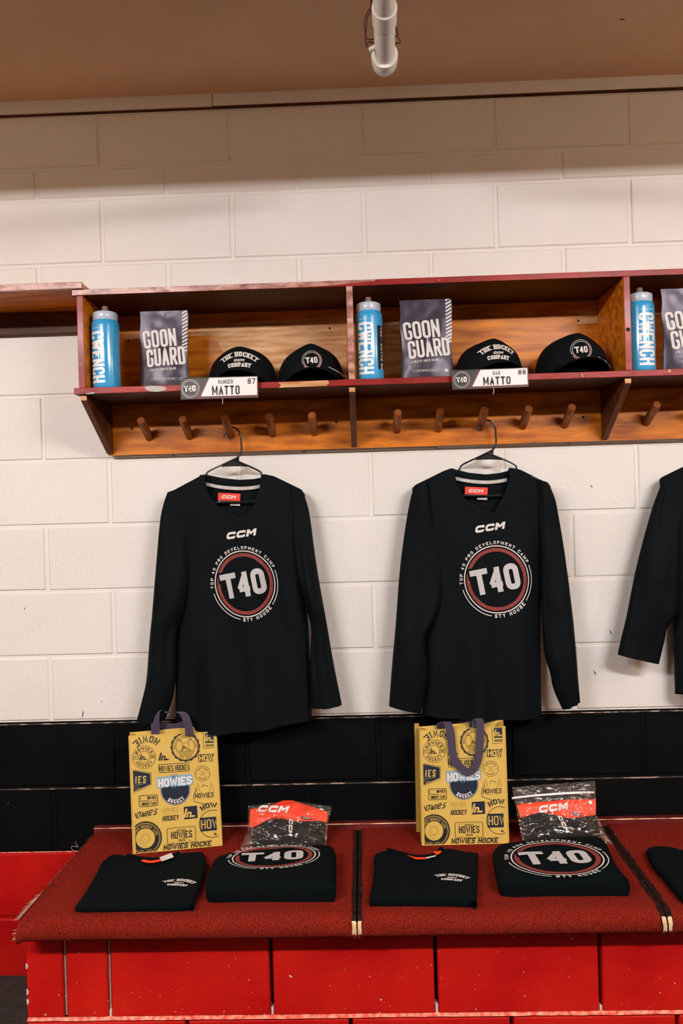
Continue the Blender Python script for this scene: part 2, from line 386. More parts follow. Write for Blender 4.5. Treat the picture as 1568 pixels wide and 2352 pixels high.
def rot(cx, cy, deg, sx=1, sy=1):
    c, s_ = math.cos(math.radians(deg)), math.sin(math.radians(deg))
    return lambda x, y: (cx+(x*c*sx-y*s_*sy), cy+(x*s_*sx+y*c*sy))

def ccm(D, xf, h, m):      # three wide slanted letters, centred
    cw, th, sp = h*1.32, h*.33, h*.16
    w = D.width('CCM', cw, sp)
    D.text('CC', -w/2, -h/2, h, cw, th, sp, m, 0, .32, 0, .3, xf)
    x = -w/2+2*(cw+sp); iy = h
    for q in ([(x, 0), (x, h)], [(x+cw, 0), (x+cw, h)], [(x, h), (x+cw*.48, h*.28), (x+cw, h)]):
        pass
    P = [(x, 0), (x, h), (x+cw*.26, h), (x+cw*.5, h*.62), (x+cw*.80, h), (x+cw*1.06, h), (x+cw*1.06, 0), (x+cw*.80, 0), (x+cw*.80, h*.55), (x+cw*.5, h*.22), (x+cw*.28, h*.5), (x+cw*.28, 0)]
    D.fill([xf(px+.32*py, py-h/2) for px, py in P], m)
def t40(D, R, xf, mt, mr, mw, mbk, outer=True, txt=True):
    if outer:
        D.arc(0, 0, R, 0, 360, R*.032, mw, 72, xf)
        D.arc(0, 0, R*.885, 0, 360, R*.105, mr, 72, xf)
        D.lv += 1
    # black relief under the letters, then the letters
    def letters(th, m, grow):
        D.text('T', -.80*R, -.36*R, .76*R, .55*R, th*R, 0, m, 0, 0, 0, .3, xf)
        D.text('4', -.29*R, -.39*R, .76*R, .54*R, th*R, 0, m, 0, 0, 0, .3, xf)
        D.text('0', .25*R, -.39*R, .78*R, .46*R, th*R, 0, m, 0, 0, 0, .45, xf)
    if outer: D.ribbon([(-.86*R, .30*R), (-.2*R, .30*R)], .34*R, mbk, False, xf)
    D.lv += 1; letters(.170, mt, 0); D.lv -= 1
    if outer: D.lv -= 1
    if txt:
        D.arctext('TOP 40 PRO DEVELOPMENT CAMP', 0, 0, R*1.055, 100-3, R*.095, R*.072, R*.02, R*.042, mw, xf=xf)
        D.arctext('STY HOUSE', 0, 0, R*1.15, 282, R*.11, R*.085, R*.024, R*.045, mw, flip=True, xf=xf)
        D.arc(0, 0, R*1.10, 186, 250, R*.024, mw, 72, xf); D.arc(0, 0, R*1.10, 314, 372, R*.024, mw, 72, xf)
def hockeyco(D, xf, k, m, slabk=.95):      # THE HOCKEY / CCM / COMPANY, width about k
    f = lambda X, Y: xf(X*k, Y*k)
    D.ml_ = D.ml; D.ml = .035
    D.arctext('THE HOCKEY', 0, -.62, .86, 90, .165, .098, .038, .018, m, slab=slabk, xf=f)
    ccm(D, lambda X, Y: f(X, Y+.12), .075, m)
    D.arctext('COMPANY', 0, -1.75, 1.66, 90, .135, .082, .034, .016, m, slab=slabk, xf=f)
    D.ml = D.ml_

# ------------------------------------------------------------ setting: block wall, bench base blocks, floor, ceiling
ZB = .79; CH = .2032; XO = -.7826
rows = [(ZB+CH*k, ZB+CH*(k+1), k) for k in range(-4, 8)] + [(ZB+8*CH, 2.511, 8), (2.511, 2.680, 9)]
def block_wall():
    mb = MB(); g = .005
    mb.add([(-3.2, .0, -.02), (3.0, .0, -.02), (3.0, .0, 2.69), (-3.2, .0, 2.69)], [(0, 1, 2, 3)], 0)
    mb.v = [(x, .0035, z) for x, y, z in mb.v]
    mb.m[0] = 0
    # mortar colour bands follow the paint
    mb.v = []; mb.f = []; mb.m = []
    for z0, z1, mi in ((-.05, .384, 2), (.384, .79, 1), (.79, 2.70, 0)):
        mb.add([(-3.2, .004, z0), (3.0, .004, z0), (3.0, .004, z1), (-3.2, .004, z1)], [(0, 1, 2, 3)], mi)
    for z0, z1, k in rows:
        mi = 0 if k >= 0 else (1 if k >= -2 else 2)
        par = 0 if k % 2 else 1
        for n in range(-7, 9):
            x0 = XO+(2*n+par)*CH; x1 = x0+2*CH
            if x1 < -3.1 or x0 > 2.9: continue
            j = lambda: random.uniform(-.0012, .0012)
            a0, a1, b0, b1 = x0+g+j(), x1-g+j(), z0+g*.8+j(), z1-g*.9+j()
            yo = random.uniform(-.0008, .0008); e = .004
            vs = [(a0, .004, b0), (a1, .004, b0), (a1, .004, b1), (a0, .004, b1),
                  (a0+e, yo, b0+e), (a1-e, yo+j(), b0+e), (a1-e, yo, b1-e), (a0+e, yo+j(), b1-e)]
            mb.add(vs, [(4, 5, 6, 7), (0, 1, 5, 4), (1, 2, 6, 5), (2, 3, 7, 6), (3, 0, 4, 7)], mi)
    # worn ledges of paint at the colour changes and between the black courses
    for z, h, mi in ((.7855, .0035, 3), (.7845-CH+.002, .004, 3), (.386, .003, 4)):
        n = 60
        for i in range(n):
            x0 = -3.1+6*i/n; x1 = x0+6/n
            mb.add([(x0, -.0012, z-h), (x1, -.0012, z-h), (x1, -.0004, z), (x0, -.0004, z)], [(0, 1, 2, 3)], mi)
    # dark scuffs on the white paint
    for u, v, a, L in ((57, 1398, 80, .012), (234, 1611, 60, .006), (1402, 1452, -65, .022), (1100, 1150, -60, .012), (190, 1640, 80, .03), (528, 362, 70, .01), (1366, 1545, -60, .02), (1358, 1117, -60, .012)):
        p = atY(u, v, -.001); c, s_ = math.cos(math.radians(a)), math.sin(math.radians(a)); w = .0016
        mb.add([(p.x-c*L/2-s_*w*.3, -.0012, p.z-s_*L/2), (p.x-s_*w, -.0012, p.z+c*w), (p.x+c*L/2, -.0012, p.z+s_*L/2), (p.x+s_*w, -.0012, p.z-c*w)], [(0, 1, 2, 3)], 5)
    mb.add([(-3.2, .004, -.05), (3, .004, -.05), (3, .2, -.05), (-3.2, .2, -.05), (-3.2, .004, 2.9), (3, .004, 2.9), (3, .2, 2.9), (-3.2, .2, 2.9)],
           [(3, 2, 6, 7), (0, 3, 7, 4), (1, 5, 6, 2), (4, 7, 6, 5)], 0)
    o = mb.build('wall_back', [M['wall_white'], M['wall_black'], M['wall_red'], M['ledge'], M['red_ledge_sheen'], M['joint_grime']], smooth=0)
    tag(o, kind='structure')
block_wall()
mb = MB()
mb.box(-3.2, -.428, -.006, .03, 2.684, 2.724, 0); mb.box(-.426, 3.0, -.004, .03, 2.686, 2.724, 0)
mb.box(-3.2, 3.0, .0, .03, 2.678, 2.69, 1)
tag(mb.build('trim_1', [M['wall_white'], M['wood_shaded']], smooth=0), kind='structure')
mb = MB().box(-3.2, 3.0, -6.2, .2, 2.723, 2.85, 0)
p = atZ(1428, 45, 2.7225); mb.add([(p.x-.010, p.y, p.z), (p.x, p.y-.004, p.z), (p.x+.010, p.y+.002, p.z), (p.x, p.y+.002, p.z)], [(0, 1, 2, 3)], 1)
tag(mb.build('ceiling', [M['ceiling'], M['hole']], smooth=0), kind='structure')
mb = MB().box(-3.2, 3.0, -6.2, .2, -.1, 0, 0)
tag(mb.build('floor', M['rubber'], smooth=0), kind='structure')
for nm, b in (('wall_left', (-3.3, -3.1, -6.2, 0)), ('wall_right', (2.9, 3.1, -6.2, 0)), ('wall_front', (-3.2, 3.0, -6.3, -6.1))):
    mb = MB(); mb.box(b[0], b[1], b[2], b[3], 0, .95, 1); mb.box(b[0], b[1], b[2], b[3], .95, 2.723, 0)
    tag(mb.build(nm, [M['room_paint'], M['room_red']], smooth=0), kind='structure')
mb = MB().box(-3.1, 1.65, -1.45, -1.2, 2.478, 2.723)  # beam out of view, added to cast the shadow edge on the upper wall
tag(mb.build('shadow_beam', M['beam'], smooth=0), kind='structure')

# ceiling lamps behind the photographer
for nm, P in (('left', LAMP_L), ('right', LAMP_R)):
    r = empty('ceiling_light', P, f'long fluorescent strip light hanging below the ceiling, {nm} of the two', 'ceiling light')
    MB().box(-.62, .62, -.05, .05, .016, .06).build('housing', M['fixture'], r, bevel=.004)
    MB().box(-.6, .6, -.045, .045, -.026, .015).build('diffuser', M['lens'], r, bevel=.006)
    for sx in (-.45, .45): MB().tube([(sx, 0, .06), (sx, 0, 2.723-P[2])], .006).build('stem', M['fixture'], r)

for nm, P in zip(('left', 'right'), FILLS):  # added fill lamps, out of view, to brighten bench ends and upper corners
    r = empty('fill_lamp', P, f'added warm fill globe, out of view, near the {nm} wall', 'fill lamp')
    MB().lathe([(.005, -.06), (.03, -.052), (.052, -.03), (.06, 0), (.052, .03), (.03, .052), (.02, .058)], seg=24).build('globe', M['fill_bulb'], r, smooth=60)
    MB().tube([(0, 0, .055), (0, 0, .10)], .022, 16).build('socket', M['fixture'], r, smooth=40)
    MB().tube([(0, 0, .10), (0, 0, 2.723-P[2])], .004, 8).build('cable', M['fixture'], r, smooth=40)

# ------------------------------------------------------------ bench
BZ = .455; FY = -.479; NY = -.565
def bench_base():
    r = empty('block_bench', (0, FY, 0), 'red painted concrete block base under the carpeted bench', 'bench')
    mb = MB(); mb.box(-.872, 2.2, FY+.06, -.02, 0, .395, 1)
    for (z0, z1, js) in ((.169, .400, (-.876, -.779, -.666, -.258, .152, .557, .963, 1.37, 1.8, 2.2)), (-.03, .157, (-.876, -.473, -.063, .336, .742, 1.15, 1.56, 2.2))):
        for a, b in zip(js, js[1:]):
            g0 = 0 if a == -.876 else .0045; e = .003
            a0, a1 = a+g0, b-.0045
            vs = [(a0, FY+.064, z0), (a1, FY+.064, z0), (a1, FY+.064, z1), (a0, FY+.064, z1),
                  (a0, FY+.004, z0), (a1, FY+.004, z0), (a1, FY+.004, z1), (a0, FY+.004, z1),
                  (a0+e, FY, z0+e), (a1-e, FY, z0+e), (a1-e, FY, z1-e), (a0+e, FY, z1-e)]
            mb.add(vs, [(8, 9, 10, 11), (4, 5, 9, 8), (5, 6, 10, 9), (6, 7, 11, 10), (7, 4, 8, 11), (0, 1, 5, 4), (1, 2, 6, 5), (2, 3, 7, 6), (3, 0, 4, 7)], 0)
    # sloped bed joint, its paint sheen put in as lighter red
    n = 80
    mb.grid(lambda u, v: (-.876+3.07*u, FY+[.006, -.0035, .004][round(v*2)]+nz(u*200, v, 0)*.002, .1565+.0125*v+nz(u*120, 0, 3)*.0015), n, 2, 2)
    for x in (-.666, -.258, .152, .557):      # crumbs of mortar left at the foot of each open joint
        mb.box(x-.003, x+.003, FY+.006, FY+.02, .168, .168+random.uniform(.008, .025), 3)
    for x in (-.779, -.666): mb.box(x-.0035, x+.0005, FY+.012, FY+.02, .168, .36, 3)
    mb.build('blocks', [M['wall_red'], M['joint_grime'], M['red_ledge_sheen'], M['mortar']], r, origin=(0, FY, 0), smooth=0)
    # chipped paint flecks
    mb = MB()
    for i in range(150):
        x, z = random.uniform(-.87, 1.1), random.uniform(.17, .39); s = random.uniform(.0004, .0012) if random.random() < .95 else .0022
        a = random.uniform(0, 3.1); k = random.uniform(.8, 2.6)
        P = [(s*k*math.cos(t)*math.cos(a)-s*math.sin(t)*math.sin(a), s*k*math.cos(t)*math.sin(a)+s*math.sin(t)*math.cos(a)) for t in (0, 1, 2.2, 3.3, 4.2, 5.3)]
        mb.add([(x+p[0], FY-.0004, z+p[1]) for p in P], [(0, 1, 2, 3, 4, 5)], 0)
    for z in (.21, .235, .30): mb.add([(-.876+p[0]*.006, FY-.0004, z+p[1]*.008) for p in ((0, -1), (.8, -.6), (1, .3), (.4, 1), (0, .9))], [(0, 1, 2, 3, 4)], 0)
    o = mb.build('paint_chip', M['mortar'], r, origin=(0, FY, 0), smooth=0); o['kind'] = 'stuff'
bench_base()

def bench_panel(x0b, x0f, x1b, x1f, label, edgeL, edgeR, fray=False):
    """carpet-wrapped board with a rounded nose; b = back, f = front"""
    r = empty('bench_board', ((x0b+x1b)/2, -.3, BZ-.05), label, 'bench top', 'carpeted boards of the long bench')
    og = r.location
    prof = [(-.028, BZ-.04), (-.028, BZ-.002), (-.034, BZ), (-.12, BZ+.001), (-.22, BZ), (-.32, BZ), (-.42, BZ), (-.50, BZ), (NY+.03, BZ-.001), (NY+.016, BZ-.005), (NY+.006, BZ-.013), (NY, BZ-.026), (NY+.001, BZ-.042), (NY+.008, BZ-.052), (NY+.02, BZ-.056), (FY+.01, BZ-.056)]
    P = resample([(0, y, z) for y, z in prof], 90)
    mb = MB(); nu = 60
    def f(u, v):
        p = P[round(v*90)]; t = min(1, -p.y/.53); a = x0b+(x0f-x0b)*t; b = x1b+(x1f-x1b)*t
        x = a+(b-a)*u; k = .0022*nz(x, p.y, p.z, 9)+.0012*nz(x, p.y, p.z, 45)
        sl = .007*max(0, 1-min(u, 1-u)*(b-a)/.012)**2 if (u in (0, 1)) else 0
        return (x, p.y-(k if p.z < BZ-.01 else 0), p.z+(k*.6 if p.z >= BZ-.01 and p.y < -.05 else 0)-sl)
    mb.grid(f, nu, 90, 0)
    for u in (0, 1):      # side caps
        ring = [f(u, j/90) for j in range(91)]
        mb.add(ring, [tuple(range(91))], 1)
    mb.build('carpet', [M['carpet'], M['tape_edge']], r, origin=og, smooth=60)
    def strip(side, w, name, mt, j0, j1, lift=.0012, irr=.002):
        m2 = MB(); n = j1-j0
        def g(u, v):
            p = P[j0+round(v*n)]; t = min(1, -p.y/.53); e = (x0b+(x0f-x0b)*t) if side < 0 else (x1b+(x1f-x1b)*t)
            ww = w*(1+.35*nz(e, p.y*1.0, p.z, 40, 2)); x = e-side*ww*u
            up = 0 if p.z < BZ-.01 else 1
            return (x, p.y-(1-up)*lift, p.z+(up*lift if p.z >= BZ-.02 else lift*.4)-(.003 if u == 0 else 0))
        m2.grid(g, 5, n, 0)
        m2.build(name, mt, r, origin=og, smooth=60)
    if edgeL: strip(-1, .0105, 'edge_binding', M['tape_edge'], 8, 84); strip(-1, .0085, 'bare_wood', M['raw_wood'], 73, 80, .0022)
    if edgeR: strip(1, edgeR, 'edge_binding', M['tape_edge'], 8, 84); strip(1, .0095, 'bare_wood', M['raw_wood'], 73, 80, .0022)
    if fray:
        m2 = MB()
        for i in range(520):
            t = random.random()**.7; y = -.04-t*(-NY-.04); q = min(1, -y/.53); x = x0b+(x0f-x0b)*q
            big = t > .72
            z = BZ-.003 if y > NY+.02 else BZ-.02-random.random()*.03
            L = random.uniform(.003, .008)*(2.2 if big else 1); a = random.uniform(-.8, .8); w = .0006 if not big else .0013
            tip = (x-L*math.cos(a), y+L*math.sin(a)*.6, z-random.uniform(0, .6)*L)
            m2.add([(x+.003, y-w, z+.001), (x+.003, y+w, z+.001), tip], [(0, 1, 2)], 0 if (big or random.random() < .2) else 1)
        loop = [atP(u, v, (-.85, -.2, BZ), Vector((0, 1, 0))) for u, v in ((178, 1955), (166, 1953), (162, 1945), (170, 1943), (182, 1947), (172, 1936), (175, 1932))]
        m2.tube(smooth_pts(loop, 2), .0006, 5, 0)
        o = m2.build('frayed_edge', [M['fray'], M['tape_edge']], r, origin=og, smooth=0); o['kind'] = 'stuff'
bench_panel(-.852, -.862, -.0405, -.0405, 'left red carpeted bench board with a frayed left edge', False, .010, True)
bench_panel(-.037, -.0375, .700, .691, 'middle red carpeted bench board between two dark worn seams', True, .012)
bench_panel(.7035, .6945, 1.9, 1.9, 'right red carpeted bench board running out of the picture', True, 0)
mb = MB(); n = 100
mb.grid(lambda u, v: (-.852+2.8*u, [-.006, -.006, -.024, -.026, -.0275, -.0275][round(v*5)]+nz(u*80, v, 0)*.0008, [BZ-.02, BZ+.0125, BZ+.0125, BZ+.0115, BZ+.009, BZ-.01][round(v*5)]), n, 5, 0)
for k in range(n): mb.m[3*n+k] = 1
mb.box(-.852, 1.95, -.020, -.0065, BZ-.02, BZ+.012, 0)
mb.m[-6:] = [0]*6
o = mb.build('bench_back_strip', [M['trim_red'], M['bare_edge']], origin=(0, -.02, BZ), smooth=0)
tag(o, 'thin dark red wooden strip along the back of the bench, chipped along its front edge', 'trim strip')

# ------------------------------------------------------------ locker shelves
def board(x0, x1, y0, y1, z0, z1, name, mats, root, og, front=1, nseg=24, jag=.0008):
    """board whose front edge (towards -y) takes material 1"""
    mb = MB(); mb.box(x0, x1, y0, y1, z0, z1, 0); mb.m[2] = front
    return mb.build(name, mats, root, origin=og, smooth=0, bevel=.0012)
def main_shelf():
    og = Vector((-.02, 0, 1.6))
    r = empty('locker_shelf', og, 'long varnished wooden locker shelf with dark red front edges, cubbies and coat pegs', 'shelf')
    Y0, Y1 = -.268, -.012
    XR = 1.75
    # top board; left half of its edge worn, with gloss highlights painted in
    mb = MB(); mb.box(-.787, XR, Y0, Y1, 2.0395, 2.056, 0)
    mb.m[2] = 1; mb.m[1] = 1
    o = mb.build('top_board', [M['wood_shaded'], M['red_edge']], r, origin=og, smooth=0, bevel=.0012)
    o['label'] = 'top board with a dark red painted front edge'
    mb = MB(); n = 60
    mb.grid(lambda u, v: (-.786+.84*u, Y0-.0008, 2.0408+.0142*v-(0 if v else -max(0, u-.8)*.05)), n, 1, 0)
    mb.build('worn_glint', M['red_worn_glint'], o, origin=og, smooth=0)
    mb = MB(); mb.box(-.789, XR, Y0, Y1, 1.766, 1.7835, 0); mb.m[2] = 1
    o = mb.build('bottom_board', [M['wood_shaded'], M['red_edge']], r, origin=og, smooth=0, bevel=.0012)
    for q, mt in (([(638, 878.5), (752, 873.5), (757, 880), (750, 883), (754, 886), (641, 890.5), (645, 884)], 'wood_pale'),
                  ([(331, 888), (345, 886), (371, 887), (383, 890), (378, 897), (362, 900), (345, 899), (336, 896)], 'tape_grey'),
                  ([(195, 904), (212, 901), (217, 900.5), (217, 904), (200, 905.5)], 'tape_grey')):
        mb = MB(); mb.add([atY(u, v, Y0-.0008) for u, v in q], [tuple(range(len(q)))], 0); mb.build('bare_patch', M[mt], o, origin=og, smooth=0)
    # upper back panel and lower peg board
    mb = MB(); mb.box(-.772, XR, -.022, -.008, 1.78, 2.04, 0)
    o = mb.build('back_panel', M['wood'], r, origin=og, smooth=0)
    def patch(q, y=-.0226):
        mb = MB(); mb.add([atY(u, v, y) for u, v in q], [tuple(range(len(q)))], 0); mb.build('pale_patch', M['wood_pale'], o, origin=og, smooth=0)
    patch([(470, 748), (560, 741), (796, 726), (796, 868), (600, 872), (530, 830), (505, 800), (497, 770), (430, 772)])
    patch([(818, 744), (915, 738), (925, 860), (880, 860)]); patch([(1330, 716), (1376, 714), (1376, 742), (1325, 744)]); patch([(1500, 710), (1517, 709), (1518, 722), (1500, 723)])
    for u, v in ((295, 783), (757, 754), (1328, 737)):
        mb = MB(); p = atY(u, v, -.0230); mb.add([(p.x+.0035*math.cos(a), p.y, p.z+.0035*math.sin(a)) for a in [k*math.pi/5 for k in range(10)]], [tuple(range(10))], 0)
        mb.build('screw_hole', M['hole'], o, origin=og, smooth=0)
    mb = MB(); mb.box(-.774, XR, -.030, -.010, 1.612, 1.766, 0); mb.m[0] = 1
    mb.box(-.76, XR, -.010, 0, 1.616, 1.62, 2)  # near-black strip painting in the shade of the gap behind the board
    for u, v in ((303, 984), (772, 969), (1339, 958)):
        p = atY(u, v, -.0305); mb.add([(p.x+.004*math.cos(a), p.y, p.z+.004*math.sin(a)) for a in [k*math.pi/5 for k in range(10)]], [tuple(range(10))], 2)
    pb = mb.build('peg_board', [M['wood_low'], M['wood_pale'], M['hole']], r, origin=og, smooth=0, bevel=.0008)
    for x0 in (-.775, -.0265, .7295, 1.49):
        mb = MB(); mb.box(x0, x0+.0175, Y0+.001, Y1, 1.7835, 2.0395, 0); mb.m[2] = 1
        if x0 > .7 and x0 < 1: mb.add([(x0+.009+.0055*math.cos(k*.628), Y0+.0003, 1.895+.0055*math.sin(k*.628)) for k in range(10)], [tuple(range(10))], 2)
        mb.build('divider', [M['wood'], M['red_worn_glint'] if -.1 < x0 < 0 else M['red_edge'], M['hole']], r, origin=og, smooth=0, bevel=.001)
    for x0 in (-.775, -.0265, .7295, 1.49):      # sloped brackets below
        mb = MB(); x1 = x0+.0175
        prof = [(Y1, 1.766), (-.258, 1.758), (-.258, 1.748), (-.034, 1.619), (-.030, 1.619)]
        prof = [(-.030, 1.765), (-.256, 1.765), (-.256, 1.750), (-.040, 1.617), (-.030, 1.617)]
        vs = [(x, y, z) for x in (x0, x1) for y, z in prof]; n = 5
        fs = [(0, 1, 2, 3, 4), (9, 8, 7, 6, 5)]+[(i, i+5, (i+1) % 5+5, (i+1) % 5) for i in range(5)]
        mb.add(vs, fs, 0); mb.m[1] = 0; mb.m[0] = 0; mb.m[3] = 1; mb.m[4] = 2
        mb.build('bracket', [M['wood_shaded'], M['wood_pale'], M['wood_brace']], r, origin=og, smooth=0, bevel=.0008)
    for x in (-.645, -.521, -.396, -.266, -.139, .113, .238, .366, .494, .620, .865, .99, 1.115, 1.24, 1.365):
        mb = MB(); a = Vector((x, -.028, 1.664)); b = Vector((x, -.118, 1.705))
        pts = [a, a.lerp(b, .5), b, b+Vector((0, -.003, .0012))]
        mb.tube(pts, [.0125, .0125, .0125, .0105], 18)
        mb.build('peg', M['peg'], r, origin=og, smooth=50)
main_shelf()
def side_shelf():
    og = Vector((-1.1, -.1, 2.06))
    r = empty('wall_shelf', og, 'neighbouring wooden wall shelf set slightly higher at the left edge of the picture', 'shelf')
    mb = MB(); mb.box(-2.2, -.757, -.274, -.262, 2.0575, 2.076, 0); mb.build('front_edge', M['red_worn_glint'], r, origin=og, smooth=0, bevel=.0012)
    mb = MB(); mb.box(-2.2, -.757, -.262, -.005, 2.0605, 2.074, 0); mb.m[5] = 1
    mb.build('board', [M['wood_low'], M['wood_pale']], r, origin=og, smooth=0, bevel=.001)
    mb = MB(); mb.box(-2.2, -.80, -.03, -.003, 1.995, 2.0605, 0)  # dark board standing in for the shadow band on the wall
    mb.build('shade_band', M['wood_shaded'], r, origin=og, smooth=0, bevel=.001)
side_shelf()

# ------------------------------------------------------------ bottles, pouches, name plates, caps
SZ = 1.7838
def bottle(x, y, label, turn=0, sticker=False):
    r = empty('water_bottle', (x, y, SZ), label, 'bottle', 'blue sports bottles in the cubbies', (0, 0, turn))
    R = .0385; H = .196
    prof = [(R*.90, 0), (R*.97, .003), (R, .010), (R*.995, .09), (R, .178), (R*.985, .187), (R*.93, .193), (R*.86, .1955), (R*.8, H)]
    mb = MB(); mb.lathe(prof, seg=56, m=0)
    def fn(a, b, d):      # a = arc length from the front towards +x, b = height
        t = a/R; return ((R+d)*math.sin(t), -(R+d)*math.cos(t), b)
    D = Draw(mb, fn, maxlen=.004)
    # letters run downwards: text x -> -z, text y -> +x
    D.text('CWENCH', 0, 0, .046, .0205, .0072, .0024, 1, 0, 0, 0, .3, lambda X, Y: (-.038+Y, .160-X))
    D.text('HYDRATION', 0, 0, .0028, .0026, .0006, .0017, 1, .5, 0, 0, .3, lambda X, Y: (-.013+X, .1685+Y))
    b = mb.build('body', [M['bottle'], M['bottle_ink']], r, smooth=40)
    if sticker:
        m2 = MB(); D = Draw(m2, fn, maxlen=.004)
        D.rect(.0215, .03, .058, .152, 0, 16, 2); D.lv = 2
        D.text('T40 - MATTO 88', 0, 0, .0075, .0075, .0018, .0018, 1, 0, 0, 0, .3, lambda X, Y: (.0325+Y, .148-X))
        m2.build('name_label', [M['black_label'], M['bottle_ink']], r, smooth=40)
    mb = MB(); rc = R*.86
    mb.lathe([(rc*.98, .193), (rc*1.02, .195), (rc*1.02, .214), (rc*.99, .2175), (rc*.80, .2205), (rc*.42, .2222), (rc*.40, .223)], seg=72, rib=lambda a, z: 1+(.014*math.cos(a*36) if z < .2175 else 0))
    mb.build('lid', M['bottle_cap'], r, smooth=60)
    mb = MB(); mb.lathe([(.0125, .2215), (.0115, .2245), (.0095, .227), (.0085, .2345), (.0078, .237), (.005, .238)], seg=28)
    mb.build('nozzle', M['nozzle'], r, smooth=60)
bx = lambda u, v, y: atY(u, v, y).x
bottle(bx(243.5, 800, -.212), -.212, 'blue bottle in the left end of the shelf, no black sticker in view', -.03)
bottle(bx(848, 790, -.212), -.212, 'blue bottle with a black name sticker beside the middle divider', .06, True)
bottle(bx(1470, 760, -.212), -.212, 'blue bottle partly hidden by the right divider, at the right edge', .55)

def pouch(x, y, w, label, rz=0, tilt=0, H=.230):
    r = empty('mouthguard_pouch', (x, y, SZ), label, 'pouch', 'grey mouthguard pouches in the cubbies', (tilt, 0, rz))
    def side(v): return 1-.05*math.exp(-((v-.42)/.16)**2)
    def yf(px, pz):
        u = px/(w*.5); v = pz/H; u = max(-1, min(1, u)); v = max(0, min(1, v))
        return -(.003+.017*(1-u*u)**.8*math.exp(-((v-.18)/.36)**2)*(1 if v < .8 else max(.0, (1-v)/.2))) - .0018*nz(px, 0, pz, 38, w*10)*(1-abs(u)**4)
    def S(u, v, sgn):
        px = (u-.5)*w; z = v*H; xx = px*side(v)+(.003*nz(0, 0, z, 22, 3) if abs(u-.5) > .4 else 0)
        return (xx, yf(px, z)*sgn*(.6 if sgn < 0 else 1), z)
    mb = MB(); mb.grid(lambda u, v: S(u, v, 1), 36, 44, 0); mb.grid(lambda u, v: S(u, v, -1), 20, 30, 0, True)
    def base(u, v): a = S(u, 0, 1); b = S(u, 0, -1); return tuple(a[i]+(b[i]-a[i])*v for i in range(3))
    mb.grid(base, 20, 3, 0)
    for u in (0, 1): mb.grid(lambda a, v, u=u: tuple(S(u, v, 1)[i]+(S(u, v, -1)[i]-S(u, v, 1)[i])*a for i in range(3)), 1, 44, 0)
    mb.grid(lambda u, v: tuple(S(u, 1, 1)[i]+(S(u, 1, -1)[i]-S(u, 1, 1)[i])*v for i in range(3)), 36, 1, 0)
    def fn(a, b, d): return (a*side(b/H), yf(a, b)-d-.0006, b)
    D = Draw(mb, fn, maxlen=.005)
    sk = lambda X, Y: (X-.055*(Y-.1)*.0, Y+.10*X*.6)
    D.text('GOON', -w*.42, .124, .053, w*.158, .0078, w*.022, 1, 0, -.10, 0, .34, lambda X, Y: (X+.0, Y+.07*X))
    D.text('GUARD', -w*.355, .068, .053, w*.15, .0078, w*.020, 1, 0, -.10, 0, .34, lambda X, Y: (X, Y+.07*X))
    D.text('ATHLETIC MOUTH GUARD', -w*.30, .0545, .0068, .0030, .0009, .0011, 1, 0, -.1, 0, .3, lambda X, Y: (X, Y+.05*X))
    D.frame(-w*.28, .027, w*.30, .0325, .0005, 1); D.text('V IMPACT ABSORPTION FOR ALL CONTACT SPORTS', .0*w, .0285, .0024, .0012, .00045, .0004, 1, .49)
    D.rect(w*.33, .0255, w*.40, .033, 1, 2, 1)
    D.clip = (w*.385, w*.497, .110, H-.001)
    for k in range(14):
        z = .104+k*.0105
        D.ribbon([(w*.36, z), (w*.52, z+.0125)], .0048, 1)
    D.clip = None
    P = [(w*.04+.0022*math.cos(k), H-.012+.0022*math.sin(k)) for k in range(6)]
    D.fill(P, 2)
    mb.build('foil_pouch', [M['foil'], M['foil_ink'], M['hole']], r, smooth=60)
pouch(bx(377, 800, -.175), -.175, .138, 'dark grey mouthguard pouch beside the left end bottle', .02, -.03)
pouch(bx(979, 790, -.175), -.175, .148, 'dark grey mouthguard pouch in the middle compartment', -.02, -.03, .237)
pouch(bx(1581, 760, -.19), -.19, .148, 'dark grey mouthguard pouch cut off by the right edge of the picture', .0, -.02, .239)

